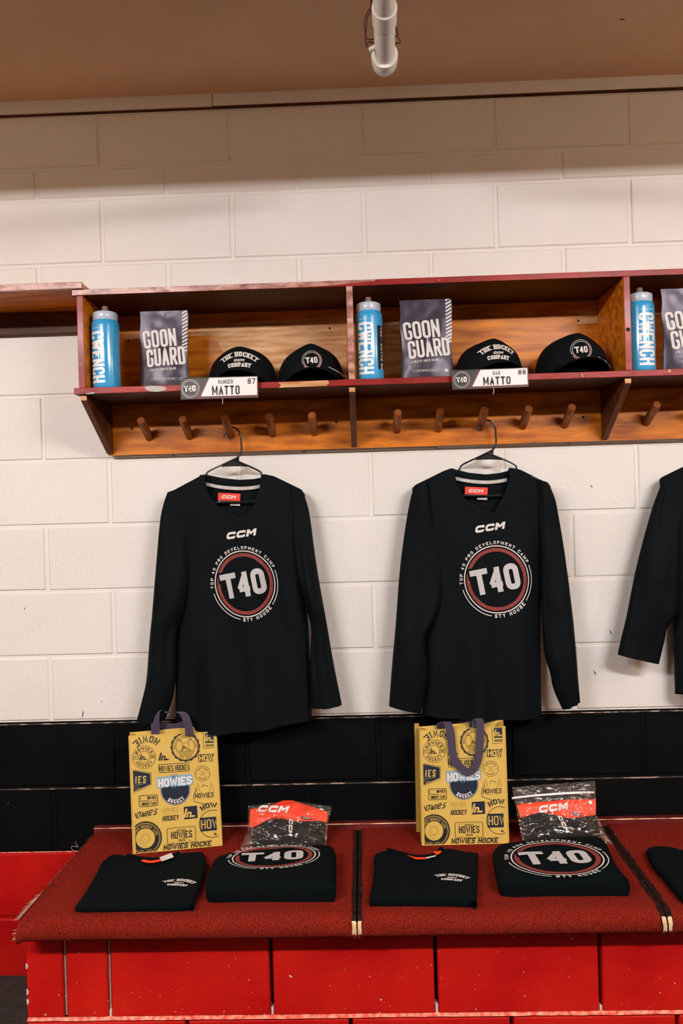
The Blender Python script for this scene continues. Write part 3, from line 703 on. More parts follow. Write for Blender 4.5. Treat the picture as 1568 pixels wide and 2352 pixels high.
def plate(q, name, num, label, sn):
    Y = -.286; a, b, c, d = [atY(u, v, Y) for u, v in q]     # TL TR BR BL
    w = (b-a).length; h = (d-a).length; cen = (a+b+c+d)/4
    ang = math.atan2(b.z-a.z, b.x-a.x)
    r = empty('name_plate', cen, label, 'name plate', None, (0, -ang, 0))
    mb = MB(); t = .0015
    mb.box(-w/2, w/2, .0, .003, -h/2, h/2, 0)
    for bxx in ((-w/2, w/2, h/2-t, h/2), (-w/2, w/2, -h/2, -h/2+t), (-w/2, -w/2+t, -h/2, h/2), (w/2-t, w/2, -h/2, h/2)):
        mb.box(bxx[0], bxx[1], -.003, .0, bxx[2], bxx[3], 0)
    mb.box(-w/2+.02, w/2-.02, .003, .014, h/2-.012, h/2-.009, 0)
    mb.build('clear_holder', M['acrylic'], r, smooth=0, bevel=.0006)
    mb = MB(); D = Draw(mb, lambda x, y, dd: (x, -.0004-dd, y), maxlen=.01)
    x0, x1, y0, y1 = -w/2+t, w/2-t*1.5, -h/2+t, h/2-t
    D.rect(x0, y0, x1, y1, 2); D.lv = 2
    D.fill([(-.26*w+.02*w, y0+.10*h), (x1, y0+.10*h), (x1, y1), (-.145*w+.02*w, y1)], 0)
    D.fill([(x0+.18*w, y0), (x1, y0), (x1, y0+.10*h), (-.24*w, y0+.10*h), (-.125*w, y1), (-.155*w, y1), (-.27*w, y0+.14*h)], 1)
    D.lv = 3
    t40(D, h*.36, rot(-.375*w, 0, 3), 0, 1, 0, 2, True, False)
    D.arc(-.375*w, 0, h*.42, 0, 360, h*.012, 0)
    D.text(name, .085*w, .18*h, .19*h, .0058, .0017, .0012, 2, .5)
    D.text('MATTO', .085*w, -.33*h, .42*h, .058*w, .0044, .0028, 2, .5)
    D.text(num, .47*w, .14*h, .26*h, .046*w, .0028, .0022, 1, 1)
    mb.build('name_card', [M['plate_white'], M['plate_red'], M['plate_black']], r, smooth=0)
    mb = MB(); k = .04*w
    mb.tube(smooth_pts([(k, -.001, -h/2), (k, -.001, -h/2-.008), (k, -.002, -h/2-.013), (k-.004*sn, -.003, -h/2-.016)], 2), .0012, 8)
    mb.build('hook', M['hook_clear'], r, smooth=60)
plate([(414.5, 869), (591.7, 864), (592, 912), (416, 918.6)], 'RANGER', '87', 'white name plate with the number 87 clipped to the shelf front below the left compartment', 0)
plate([(1038, 851), (1212.5, 844), (1214.5, 888.5), (1037, 895.5)], 'DAX', '88', 'white name plate with the number 88 clipped to the shelf front below the middle compartment', 1)

def baseball_cap(x, y, rz, label, kind, group, s=1.0, roll=0):
    r = empty('baseball_cap', (x, y, SZ), label, 'cap', group, (0, roll, rz))
    A, B, H = .101*s, .100*s, .112*s
    tab = [(0, 1.0), (.15, .985), (.3, .955), (.45, .91), (.56, .86), (.66, .79), (.75, .70), (.85, .55), (.93, .37), (.975, .2), (1, .03)]
    def crown(t, h):      # t angle: 0 = front
        rr = interp(tab, h); z = .006+H*h
        fr = max(0, math.cos(t)); xx = A*rr*math.sin(t)
        front = rr**(.34) if fr > 0 else rr
        yy = -B*(rr+(front-rr)*fr)*math.cos(t)
        seam = .0012*sum(math.exp(-((((t-k*math.pi/3+math.pi) % (2*math.pi))-math.pi)/.05)**2) for k in range(-3, 4))*0
        return Vector((xx*(1+seam), yy*(1+seam), z+.004*nz(xx, yy, z, 14, x)))
    mb = MB(); nt, nh = 56, 22
    mb.grid(lambda u, v: crown(2*math.pi*u, v), nt, nh, 0, closeu=True)
    fr_y = {}
    def yfront(px, pz):
        h = max(0, min(1, (pz-.006)/H)); rr = interp(tab, h)
        s_ = max(-.98, min(.98, px/(A*rr+1e-6))); t = math.asin(s_)
        return crown(t, h).y
    def fn(a, b, d): return (a, yfront(a, b)-d-.001, b)
    D = Draw(mb, fn, maxlen=.003, gap=.0005)
    if kind == 0:
        hockeyco(D, lambda X, Y: (X+.002, .056*s+Y), .088*s, 1)
    else:
        xf = rot(.0, .062*s, 4)
        R = .0235*s
        D.arc(0, 0, R, 0, 360, .0012, 1, 48, xf); D.arc(0, 0, R*1.19, -150, 240-40, .0011, 1, 48, xf)
        D.arc(0, 0, R*1.10, 190, 395, .0018, 2, 48, xf)
        D.lv = 2; t40(D, R*.98, xf, 1, 2, 1, 0, False, False)
    mb.build('crown', [M['cap_cloth'], M['thread_white'], M['thread_red']], r, smooth=180)
    mb = MB(); mb.lathe([(.006, H+.004), (.0055, H+.008), (.003, H+.0095)], seg=16); mb.build('button', M['cap_cloth'], r, smooth=60)
    mb = MB(); BW = .088*s
    def brim(u, v, dz):
        t = (u*2-1); th = t*1.05; bx_, by_ = A*math.sin(th)*.99, -B*math.cos(th)*.97
        L = .066*s*math.cos(t*1.35)**.6 if abs(t) < 1 else 0
        xx = bx_*(1-.06*v); yy = by_-L*v
        arch = .034*s*(1-abs(xx/BW)**2.1)
        return (xx, yy, max(.001, arch-.006*v)+dz)
    mb.grid(lambda u, v: brim(u, v, .0035), 32, 10, 0); mb.grid(lambda u, v: brim(u, v, 0), 32, 10, 0, True)
    mb.grid(lambda u, v: brim(u, 1, .0035*v), 32, 1, 0)
    mb.build('brim', M['cap_cloth'], r, smooth=60)
    if kind == 1:      # curved white side stroke and a little tag string
        mb = MB()
        sgn = 1
        pts = [crown(math.radians(30), .34), crown(math.radians(48), .25), crown(math.radians(74), .17)]
        pts = [Vector((p.x*1.01, p.y*1.01, p.z)) for p in pts]
        mb.tube([pts[0], pts[1], pts[2]], [.0007, .0022, .0026], 8)
        mb.build('side_stroke', M['thread_white'], r, smooth=60); mb = MB()
        q = crown(math.radians(84), .10)*1.04
        loop = [q+Vector((.004*math.cos(a)*(.6+.4*math.sin(3*a)), -.004+.002*math.sin(a), .008+.008*math.sin(a))) for a in [k*.52 for k in range(12)]]
        mb.tube(smooth_pts(loop, 1, True), .0009, 6, closed=True)
        mb.build('tag_string', M['thread_white'], r, smooth=60)
CY = -.150
def capx(u, v): return atY(u, v, CY-.05).x
baseball_cap(capx(551, 850), CY, .03, 'black cap with white three-line lettering, behind the name plate numbered 87', 0, 'black caps on the shelf')
baseball_cap(capx(711, 850), CY, .10, 'black cap with round white badge close beside the middle divider', 1, 'black caps on the shelf', .97)
baseball_cap(capx(1128, 830), CY, .12, 'black cap with white three-line lettering, behind the name plate numbered 88', 0, 'black caps on the shelf', .97)
baseball_cap(capx(1322, 830), CY, .03, 'black cap with round white badge in the middle compartment, near the right divider', 1, 'black caps on the shelf', 1.03)

# ------------------------------------------------------------ hangers and jerseys
HY = -.066
def hanger(dx, dz, label, full=False):
    P = lambda u, v, y=HY: atY(u, v, y)+Vector((dx, 0, dz))
    og = P(550, 1040); r = empty('coat_hanger', og, label, 'hanger', 'black plastic hangers on the pegs')
    hook = [P(*p) for p in ((516, 1007), (515, 1000), (518.6, 992), (526, 983.5), (535, 981), (543, 984), (549.4, 992), (553, 1000), (554, 1018), (554.6, 1035), (551, 1045), (544, 1051))]
    mb = MB(); mb.tube(smooth_pts(hook, 2), .0028, 12); mb.build('hook', M['hanger'], r, origin=og, smooth=60)
    mb = MB()
    arm = [P(*p) for p in ((544, 1051), (520, 1063), (480, 1081.5), (474, 1087), (471, 1097), (430, 1117), (398, 1136), (400, 1141), (440, 1149), (500, 1154))]
    mb.tube(smooth_pts(arm, 2), .0026, 12)
    arm = [P(*p) for p in ((537, 1056), (570, 1070), (594, 1081), (600, 1086), (602, 1097), (640, 1112), (676, 1130), (676, 1137), (640, 1146), (579, 1152), (500, 1154))]
    mb.tube(smooth_pts(arm, 2), .0026, 12)
    mb.build('arms', M['hanger'], r, origin=og, smooth=60)
    q = [P(*p, HY+.001) for p in ((537, 1052), (549, 1049), (549, 1060), (572, 1071.5), (566, 1072), (540, 1071), (514, 1072), (506, 1073), (520, 1063))]
    q2 = [p+Vector((0, .0022, 0)) for p in q]; n = len(q)
    mb = MB(); mb.add(q+q2, [tuple(range(n)), tuple(range(2*n-1, n-1, -1))]+[(i, (i+1) % n, (i+1) % n+n, i+n) for i in range(n)])
    mb.build('web', M['hanger'], r, origin=og, smooth=0)
hanger(0, 0, 'black plastic hanger holding the left jersey')
hanger(.7635, -.002, 'black plastic hanger holding the middle jersey')

def jersey(px, label, logo=True, seed=0, YB=-.045):
    """px: dict of pixel outlines measured on a plane 8 cm in front of the wall"""
    YM = -.08; W2 = lambda p: atY(p[0], p[1], YM)
    TL = [W2(p) for p in px['torsoL']]; TR = [W2(p) for p in px['torsoR']]
    og = Vector(((TL[0].x+TR[0].x)/2, YM, TL[-1].z))
    r = empty('hockey_jersey', og, label, 'jersey', 'black long-sleeved jerseys on hangers')
    top = [W2(p) for p in px['top']]; hem = [W2(p) for p in px['hem']]; back = [W2(p) for p in px['backneck']]
    tl = sorted([(p.z, p.x) for p in TL]); tr = sorted([(p.z, p.x) for p in TR])
    def xl(z): return interp(tl, z)
    def xr(z): return interp(tr, z)
    zt = max(p.z for p in top); zb = min(p.z for p in hem)
    FD = px.get('folds', [])
    def yf(x, z):
        a, b = xl(z), xr(z); u = max(0, min(1, (x-a)/(b-a))); dn = max(0, min(1, (zt-z)/(zt-zb)))
        e = (4*u*(1-u))**.42
        y = YB-.012-(.030+.012*dn)*e
        y += .010*dn*math.sin(u*17+seed+2.5*nz(x, 0, z, 2, seed))*e + .012*nz(x*1.6, 0, z*.6, 5, seed+1)*e + .004*nz(x*1.4, 0, z*.5, 15, seed+2)*e
        for (fx, fz, wx, wz, amp, sl) in FD:
            c = fx+sl*(z-fz); y -= amp*math.exp(-((x-c)/wx)**2-((z-fz)/wz)**2)
        ins = max(0, 1-(zt-z)/.10)
        y += .014*ins*(1-e*.3)
        return min(y, YB-.001)
    ts = resample(top, 80); hs = resample(hem, 80); NV = 70
    ta = sorted([(p.x, p.z) for p in hem])
    bs = resample(back, 40)
    # columns follow the top outline; each column falls to the hem
    def front(i, j, dy=0):
        t = ts[i]; h = hs[i]; v = j/NV; z = t.z+(h.z-t.z)*v
        # u position blends from the top outline to the side curves
        ut = (t.x-ts[0].x)/(ts[80].x-ts[0].x); u = ut+(i/80-ut)*min(1, v*1.6)
        x = xl(z)+(xr(z)-xl(z))*u
        if z > min(ts[0].z, ts[80].z): x = t.x+(x-t.x)*min(1, v*6)
        return Vector((x, yf(x, z)+dy, z))
    mb = MB(); mb.grid(lambda u, v: front(round(u*80), round(v*NV)), 80, NV, 0)
    # back panel: shoulders, scooped back neck, longer hem
    bt = resample([top[0]]+[top[k] for k in px['shL']]+back+[top[k] for k in px['shR']]+[top[-1]], 80)
    def backf(u, v):
        i = round(u*80); t = bt[i]; h = hs[i]; z = t.z+(h.z-.012-t.z)*v
        x = t.x+(xl(z)+(xr(z)-xl(z))*(i/80)-t.x)*min(1, v*6)
        return Vector((x, YB+.004*nz(x, 0, z, 5, 9), z+.002))
    mb.grid(backf, 80, 40, 0, True)
    # join front and back along sides, shoulders
    mb.grid(lambda u, v: front(0, round(v*40)*NV//40).lerp(backf(0, v), u), 1, 40, 0)
    mb.grid(lambda u, v: front(80, round(v*40)*NV//40).lerp(backf(1, v), u), 1, 40, 0)
    k0, k1 = px['neck']       # indices into top where the neck opening starts/ends
    def arclen(k): return sum((top[i+1]-top[i]).length for i in range(k))/sum((top[i+1]-top[i]).length for i in range(len(top)-1))
    i0, i1 = round(arclen(k0)*80), round(arclen(k1)*80)
    for a, b in ((0, i0), (i1, 80)):
        mb.grid(lambda u, v, a=a, b=b: (lambda p: Vector((p.x, p.y+(YB-p.y)*v, p.z-.005*v)))(front(a+round(u*(b-a)), 0)), max(1, b-a), 4, 0)
    if logo:
        def fn(a, b, d): return Vector((a, yf(a, b)-d-.0008, b))
        D = Draw(mb, fn, maxlen=.006, gap=.0004)
        c = W2(px['logo']); R = px['R']
        t40(D, R, rot(c.x, c.z, px.get('rot', 10), px.get('sx', .97), 1), 3, 2, 1, 0)
        c = W2(px['ccm']); ccm(D, rot(c.x, c.z, 7), .0205, 1)
    mb.build('body', [M['jersey'], M['print_white'], M['print_red'], M['print_grey']], r, origin=og, smooth=180)
    # V collar: ribbon following the neck opening, and the back collar
    nk = [W2(p) for p in px['collar']]; nk = resample(smooth_pts(nk, 2), 60)
    cw = .0145
    cen = Vector((sum(p.x for p in nk)/61, 0, max(p.z for p in nk)))
    mb = MB()
    def col(u, v):
        i = round(u*60); p = nk[i]; t = nk[min(60, i+1)]-nk[max(0, i-1)]; n = Vector((-t.z, 0, t.x)).normalized()
        if n.z < 0 and n.dot(cen-p) > 0: pass
        if n.dot(cen-Vector((p.x, 0, p.z))) > 0: n = -n
        q = Vector((p.x, 0, p.z))+n*(cw*(v-.15))
        y = yf(q.x, q.z)-.0010*math.sin(max(0, min(1, v))*math.pi)-.0008
        return Vector((q.x, y, q.z))
    mb.grid(col, 60, 5, 0)
    mb.grid(lambda u, v: col(u, 0)+Vector((0, .004*v, 0)), 60, 1, 0)
    b0 = resample(smooth_pts(back, 2), 30)
    mb.grid(lambda u, v: Vector((b0[round(u*30)].x, YB-.004-.002*math.sin(v*math.pi), b0[round(u*30)].z-.021*v)), 30, 4, 0)
    mb.build('collar', M['jersey'], r, origin=og, smooth=60)
    if px.get('tape'):
        tp = resample(smooth_pts([W2(p) for p in px['tape']], 2), 40)
        mb = MB(); yb = YB-.0075
        mb.grid(lambda u, v: Vector((tp[round(u*40)].x, yb, tp[round(u*40)].z-.0105*v)), 40, 1, 0)
        L = sum((tp[i+1]-tp[i]).length for i in range(40))
        def fn(a, b, d):
            t = max(0, min(.9999, a/L))*40; i = int(t); p = tp[i].lerp(tp[i+1], t-i); return Vector((p.x, yb-d, p.z-.0105+b))
        D = Draw(mb, fn, maxlen=.004); x = .004
        for w_, wd in (('HOCKEY', .024), ('CCM', .027), ('HOCKEY', .024), ('CCM', .027), ('HOCKEY', .024), ('CCM', .027)):
            if x+wd > L: break
            if w_ == 'CCM': ccm(D, (lambda X, Y, x=x: (x+.0115+X, .0052+Y)), .0048, 1)
            else: D.text(w_, x, .0032, .0038, .0027, .0008, .0008, 1)
            x += wd
        mb.build('neck_tape', [M['tape_grey'], M['print_white']], r, origin=og, smooth=0)
        c = W2(px['tag']); a = px.get('tagrot', -4)
        mb = MB(); xf = rot(c.x, c.z, a); fn = lambda x, z, d: Vector((x, YB-.011-d, z)); D = Draw(mb, fn, maxlen=.02)
        D.rect(-.034, -.011, .034, .011, 0, xf=xf); D.lv = 2; ccm(D, lambda X, Y: xf(X-.001, Y), .0098, 1)
        D.lv = 1; D.rect(-.034, -.019, .034, -.0112, 2, xf=xf); D.lv = 2; D.rect(-.030, -.0145, -.027, -.0125, 1, xf=xf)
        D.lv = 1; D.rect(.004, -.026, .034, -.0192, 3, xf=xf)
        mb.build('size_label', [M['label_red'], M['print_white'], M['black_label'], M['tape_grey']], r, origin=og, smooth=0)
    # sleeves
    for key in ('L', 'R'):
        so = resample(smooth_pts([W2(p) for p in px['so'+key]], 1), 50); si = resample(smooth_pts([W2(p) for p in px['si'+key]], 1), 50)
        mb = MB(); NS = 28
        def sl(u, v):
            j = round(v*50); a, b = so[j], si[j]; m_ = (a+b)/2; h = (b-a)/2; th = 2*math.pi*u
            dep = .010+.024*min(1, v*2.2)-.008*max(0, v-.85)/.15
            yc = YB-.022-.014*min(1, v*1.5)
            p = m_+h*math.cos(th); y = yc-dep*math.sin(th)
            f = .008*math.sin(v*9+seed+4*u)*math.sin(th) + .014*nz(p.x*1.5, math.sin(th), p.z*.6, 8, seed+4)+.004*nz(p.x, y, p.z*.5, 26, seed)
            cr = .006*math.exp(-((v-.55)/.05)**2)*math.cos(2*th)
            edge = abs(math.sin(th))
            return Vector((p.x, min(y+f*edge+cr*edge, -.002), p.z))
        mb.grid(sl, NS, 50, 0, closeu=True)
        mb.grid(lambda u, v: sl(u, 1).lerp((so[50]+si[50])/2+Vector((0, YB-.03+.08, .02))*0+Vector((0, 0, .015)), v*.8), NS, 3, 0, closeu=True)
        mb.build('sleeve', M['jersey'], r, origin=og, smooth=180)

J1 = dict(top=[(378, 1138), (386, 1131), (448, 1099), (466, 1089), (470, 1108), (478, 1138), (497, 1163), (528, 1182), (560, 1197), (576, 1182), (591, 1152), (599, 1118), (602, 1089), (626, 1094), (690, 1125), (698, 1137)],
          neck=(3, 12), shL=(1, 2), shR=(13, 14),
          torsoL=[(378, 1138), (390, 1200), (400, 1300), (404, 1400), (400, 1500), (399, 1600), (399, 1690)],
          torsoR=[(698, 1137), (700, 1250), (700, 1350), (707, 1450), (711, 1550), (714, 1600), (714, 1690)],
          hem=[(399, 1664), (440, 1678), (501, 1683), (560, 1681), (619, 1672), (714, 1656)],
          backneck=[(466, 1089), (475, 1092), (510, 1099), (547, 1102.5), (580, 1100.5), (597, 1097), (602, 1089)],
          collar=[(467, 1090), (469, 1108), (478, 1138), (497, 1163), (528, 1182), (561, 1196), (576, 1182), (591, 1152), (599, 1118), (601, 1090)],
          tape=[(469, 1107), (500, 1114.5), (547, 1118), (575, 1116), (596.5, 1112)], tag=(523, 1141),
          logo=(563, 1340), R=.0985, ccm=(556, 1226), sx=.90,
          folds=[(-.345+.03, 1.20, .02, .10, .007, .1), (-.27, 1.2, .02, .12, -.010, -.12), (-.5, 1.0, .03, .2, -.008, .1), (-.25, 1.35, .02, .1, .004, 0)],
          soL=[(382, 1131), (372, 1160), (365, 1195), (357, 1300), (350, 1400), (343, 1480), (338, 1560), (331, 1592), (314, 1656)],
          siL=[(418, 1118), (426, 1170), (432, 1250), (435, 1330), (429, 1390), (410, 1440), (404, 1470), (405, 1520), (402, 1590), (380, 1652)],
          soR=[(694, 1128), (706, 1160), (712, 1190), (722, 1270), (735, 1350), (750, 1430), (765, 1520), (785, 1618)],
          siR=[(664, 1116), (666, 1170), (672, 1250), (684, 1330), (700, 1385), (716, 1440), (712, 1500), (712, 1560), (716, 1626)])
jersey(J1, 'black long-sleeved jersey with round print hanging on the left')
J2 = dict(top=[(948, 1122), (956, 1114), (1020, 1082.5), (1040, 1075), (1043, 1095), (1050, 1125), (1070, 1152), (1098, 1170), (1128, 1183), (1142, 1168), (1160, 1135), (1170, 1105), (1174, 1074), (1196, 1078.6), (1262, 1110), (1268, 1120)],
          neck=(3, 12), shL=(1, 2), shR=(13, 14),
          torsoL=[(948, 1122), (960, 1200), (975, 1300), (980, 1400), (975, 1500), (974, 1600), (968, 1690)],
          torsoR=[(1268, 1120), (1264, 1200), (1252, 1300), (1247, 1400), (1246, 1510), (1247, 1600), (1249, 1690)],
          hem=[(968, 1642), (1020, 1650), (1077, 1653), (1160, 1652), (1230, 1650), (1248, 1645)],
          backneck=[(1040, 1075), (1047, 1078), (1080, 1086), (1119, 1090), (1150, 1087), (1170, 1082), (1174, 1074)],
          collar=[(1041, 1077), (1044, 1095), (1051, 1125), (1070, 1152), (1098, 1170), (1129, 1182), (1142, 1168), (1160, 1135), (1170, 1105), (1173, 1077)],
          tape=[(1044, 1093), (1075, 1100), (1115, 1103.5), (1145, 1101.5), (1168, 1097)], tag=(1096, 1127),
          logo=(1139, 1330), R=.0995, ccm=(1124, 1211), sx=.95,
          folds=[(.52, 1.1, .02, .25, -.008, 0), (.2, .95, .03, .2, .006, .05), (.33, .85, .03, .2, .005, -.1)],
          soL=[(952, 1116), (944, 1140), (939, 1163), (930, 1215), (917, 1312), (908.5, 1435), (900, 1523), (893, 1621)],
          siL=[(990, 1104), (1000, 1160), (1008, 1250), (1018, 1330), (1014, 1400), (990, 1440), (976, 1462), (985, 1550), (975, 1600), (966, 1637)],
          soR=[(1262, 1110), (1277, 1145), (1281.5, 1167), (1294.6, 1250), (1308, 1356), (1319, 1457), (1325, 1545), (1331, 1612)],
          siR=[(1232, 1100), (1236, 1160), (1240, 1250), (1243, 1350), (1245, 1440), (1249, 1509), (1264, 1545), (1268, 1580), (1291, 1629)])
jersey(J2, 'black long-sleeved jersey with round print hanging in the middle', seed=3)
mx = lambda pts: [(3404-u, v-(u-1702)*.036*2*0) for u, v in pts][::-1]
t3 = [(1524, 1102), (1530, 1096), (1600, 1062), (1630, 1053), (1640, 1090), (1702, 1160)]
J3 = dict(top=t3+[(3404-u, v-9) for u, v in t3[:-1]][::-1], neck=(3, 7), shL=(1, 2), shR=(8, 9),
          torsoL=[(1524, 1102), (1540, 1200), (1552, 1300), (1556, 1400), (1557, 1472), (1560, 1600)],
          torsoR=[(1880, 1095), (1864, 1200), (1852, 1300), (1848, 1400), (1847, 1472), (1845, 1600)],
          hem=[(1560, 1592), (1640, 1600), (1702, 1603), (1780, 1600), (1845, 1590)],
          backneck=[(1630, 1053), (1660, 1062), (1702, 1065), (1745, 1060), (1774, 1046)],
          collar=[(1631, 1055), (1640, 1090), (1668, 1135), (1702, 1160), (1736, 1133), (1764, 1085), (1773, 1048)],
          logo=(1702, 1310), R=.0985, ccm=(1702, 1195),
          soL=[(1527, 1098), (1510, 1140), (1499.6, 1168), (1474, 1255), (1451, 1350), (1438, 1419), (1426, 1465), (1417.5, 1503)],
          siL=[(1570, 1080), (1568, 1160), (1562, 1260), (1558, 1330), (1558, 1400), (1546, 1422), (1531, 1438), (1527, 1462), (1512.4, 1525)],
          soR=[(1877, 1090), (1894, 1140), (1910, 1250), (1930, 1350), (1945, 1420), (1960, 1500)],
          siR=[(1834, 1075), (1836, 1160), (1842, 1260), (1846, 1330), (1850, 1420), (1890, 1515)])
jersey(J3, 'black long-sleeved jersey cut off by the right edge, only its left sleeve in full view', seed=5)

# ------------------------------------------------------------ tote bags
def tote(TL, TR, BR, BL, zb, ytop, label, front_handle, side=False):
    # the front plane: base line on the bench, leaning back by the given top depth
    b0 = atZ(*BL, zb); b1 = atZ(*BR, zb); yb = (b0.y+b1.y)/2
    dy = (b1.y-b0.y)/2*.9; A0, A1, C1, C0 = atY(*TL, ytop-dy), atY(*TR, ytop+dy), atY(*BR, yb+dy), atY(*BL, yb-dy)
    og = (C0+C1)/2; ex = (C1-C0).normalized(); Wd = ((C1-C0).length+(A1-A0).length)/2
    Hh = ((A0-C0).length+(A1-C1).length)/2
    r = empty('tote_bag', og, label, 'tote bag', 'yellow printed tote bags on the bench')
    nrm = (A0-C0).cross(C1-C0).normalized()
    if nrm.y > 0: nrm = -nrm
    def pt(x, y, d=0):      # x 0..Wd, y 0..Hh (up)
        u, v = x/Wd, y/Hh; p = C0.lerp(C1, u).lerp(A0.lerp(A1, u), v); return p+nrm*d
    bk = Vector((-nrm.x, -nrm.y, 0))*.042
    mb = MB()
    mb.grid(lambda u, v: pt(u*Wd, v*Hh), 2, 2, 0)
    mb.grid(lambda u, v: pt(u*Wd, v*Hh)+bk*(1-.30*v)+Vector((0, 0, .010*u*v+.002)), 8, 8, 0, True)
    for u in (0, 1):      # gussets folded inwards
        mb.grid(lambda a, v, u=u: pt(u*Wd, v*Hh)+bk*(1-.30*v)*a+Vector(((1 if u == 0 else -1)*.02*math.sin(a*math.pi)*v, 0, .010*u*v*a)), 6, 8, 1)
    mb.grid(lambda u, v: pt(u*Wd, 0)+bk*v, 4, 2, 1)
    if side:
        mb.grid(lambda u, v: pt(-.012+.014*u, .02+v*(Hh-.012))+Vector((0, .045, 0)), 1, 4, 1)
    # seams: piped edges
    for x in (.0015, Wd-.0015): mb.tube([pt(x, 0, .001), pt(x, Hh, .001)], .0018, 6, 0)
    mb.tube([pt(0, .001, .0), pt(Wd, .001, .0)], .0016, 6, 0); mb.tube([pt(0, Hh-.001, .0), pt(Wd, Hh-.001, .0)], .0013, 6, 0)
    # ---- artwork in units of the bag's width
    w = Wd; X = lambda a: a*w; Yb = lambda b: Hh*(1-b)
    D = Draw(mb, lambda x, y, d: pt(x, y, d+.0006), clip=(X(.035), X(.962), .002, Hh-.002), maxlen=.02)
    NV, IK, BL_, WH, OL, YL, SH = 2, 3, 4, 5, 6, 0, 7
    def badge(cx, cy, R, t1, t2):
        D.arc(cx, cy, R, 0, 360, R*.035, IK); D.arc(cx, cy, R*.5, 0, 360, R*.035, IK)
        D.arctext(t1, cx, cy, R*.6, 90, R*.30, R*.165, R*.055, R*.085, IK); D.arctext(t2, cx, cy, R*.90, 270, R*.30, R*.20, R*.055, R*.12, IK, True)
    def hlogo(cx, cy, s, m):
        q = lambda P: D.fill([(cx+(x+.3*y)*s, cy+y*s) for x, y in P], m)
        q([(-.55, -.5), (-.33, -.5), (-.33, .5), (-.55, .5)]); q([(-.25, -.5), (-.05, -.5), (-.05, .12), (-.25, .12)])
        q([(-.12, .12), (.12, .12), (.30, -.05), (.30, -.28), (.1, -.28), (.1, -.08), (-.05, -.02)]); q([(.1, -.5), (.75, -.5), (.75, -.3), (.1, -.3)])
    def mountain(): pass
    # 1 upside-down lettering top left
    D.arctext('HOWIE', X(.205), Hh-X(.222), X(.215), 92, X(.075), X(.055), X(.014), X(.020), IK, True, .9)
    badge(X(.165), Yb(.19), X(.128), 'HOWIES', 'HOCKEY')
    D.lv = 1
    for sx in (-1, 1):
        D.ribbon([(X(.165+sx*.064), Yb(.19)+X(.018)), (X(.165+sx*.128), Yb(.19)+X(.018))], X(.004), IK)
        D.ribbon([(X(.165+sx*.064), Yb(.19)-X(.018)), (X(.165+sx*.128), Yb(.19)-X(.018))], X(.004), IK)
    D.text('EST', X(.068), Yb(.19)-X(.009), X(.018), X(.010), X(.003), X(.003), IK, .5); D.text('2002', X(.262), Yb(.19)-X(.009), X(.018), X(.009), X(.003), X(.002), IK, .5)
    hlogo(X(.155), Yb(.19), X(.062), IK)
    # 3 scalloped round badge
    cx, cy, R = X(.635), Yb(.122), X(.165)
    n = 96; D.fill([(cx+R*(1+.03*math.cos(i*2*math.pi/n*16))*math.cos(i*2*math.pi/n), cy+R*(1+.03*math.cos(i*2*math.pi/n*16))*math.sin(i*2*math.pi/n)) for i in range(n)], IK)
    D.lv = 2; D.disc(cx, cy, R*.89, YL); D.lv = 3; D.arc(cx, cy, R*.86, 0, 360, R*.02, IK); D.arc(cx, cy, R*.64, 0, 360, R*.03, IK)
    D.arctext('HOWIES HOCKEY TAPE', cx, cy, R*.68, 90, R*.14, R*.085, R*.026, R*.05, IK); D.arctext('EST. 2002', cx, cy, R*.82, 270, R*.12, R*.085, R*.026, R*.04, IK, True)
    D.disc(cx, cy, R*.62, OL, 40) if False else None
    D.fill([(cx+R*.60*math.cos(a), cy+R*.60*math.sin(a)) for a in [math.radians(200+i*14) for i in range(11)]], OL)
    D.lv = 4; D.fill([(cx-R*.22, cy+R*.26), (cx+R*.22, cy+R*.26), (cx+R*.22, cy-R*.1), (cx, cy-R*.36), (cx-R*.22, cy-R*.1)], YL)
    D.lv = 5; D.ribbon([(cx-R*.22, cy+R*.26), (cx+R*.22, cy+R*.26), (cx+R*.22, cy-R*.1), (cx, cy-R*.36), (cx-R*.22, cy-R*.1)], R*.02, IK, True); hlogo(cx-R*.03, cy, R*.26, IK)
    for sx in (-1, 1): D.ribbon([(cx+sx*R*.36, cy-R*.32), (cx+sx*R*.2, cy-R*.12)], R*.035, IK); D.ribbon([(cx-sx*R*.22, cy+R*.30), (cx-sx*R*.32, cy+R*.46), (cx-sx*R*.46, cy+R*.46)], R*.04, IK)
    D.lv = 1
    hlogo(X(.385), Yb(.195), X(.088), IK)
    # 5 HOCKE box top right
    D.frame(X(.845), Yb(.145), X(1.0), Yb(-.02), X(.004), IK, X(.01)); D.rect(X(.865), Yb(.098), X(.97), Yb(.012), NV); D.lv = 2; hlogo(X(.91), Yb(.055), X(.075), YL); D.lv = 1
    D.text('HOCKE', X(.868), Yb(.132), X(.028), X(.018), X(.005), X(.003), IK); D.text('HOWIE', X(.868), Yb(.010), X(.02), X(.017), X(.004), X(.003), IK)
    # 6 How
    D.text('HOW', X(.775), Yb(.262), X(.085), X(.060), X(.034), X(-.008), IK, rr=.4); D.lv = 2; D.text('HOW', X(.784), Yb(.256), X(.068), X(.050), X(.016), X(.004), YL, rr=.4); D.lv = 1
    # 7 HOWIES HOCKEY between rules
    D.ribbon([(X(.325), Yb(.263)), (X(.68), Yb(.263))], X(.006), IK); D.ribbon([(X(.325), Yb(.263)), (X(.325), Yb(.315))], X(.006), IK)
    D.ribbon([(X(.325), Yb(.334)), (X(.665), Yb(.334))], X(.006), IK); D.ribbon([(X(.665), Yb(.334)), (X(.67), Yb(.3))], X(.006), IK)
    D.text('HOWIES HOCKEY', X(.33), Yb(.325), X(.062), X(.0245), X(.0072), X(.0028), IK)
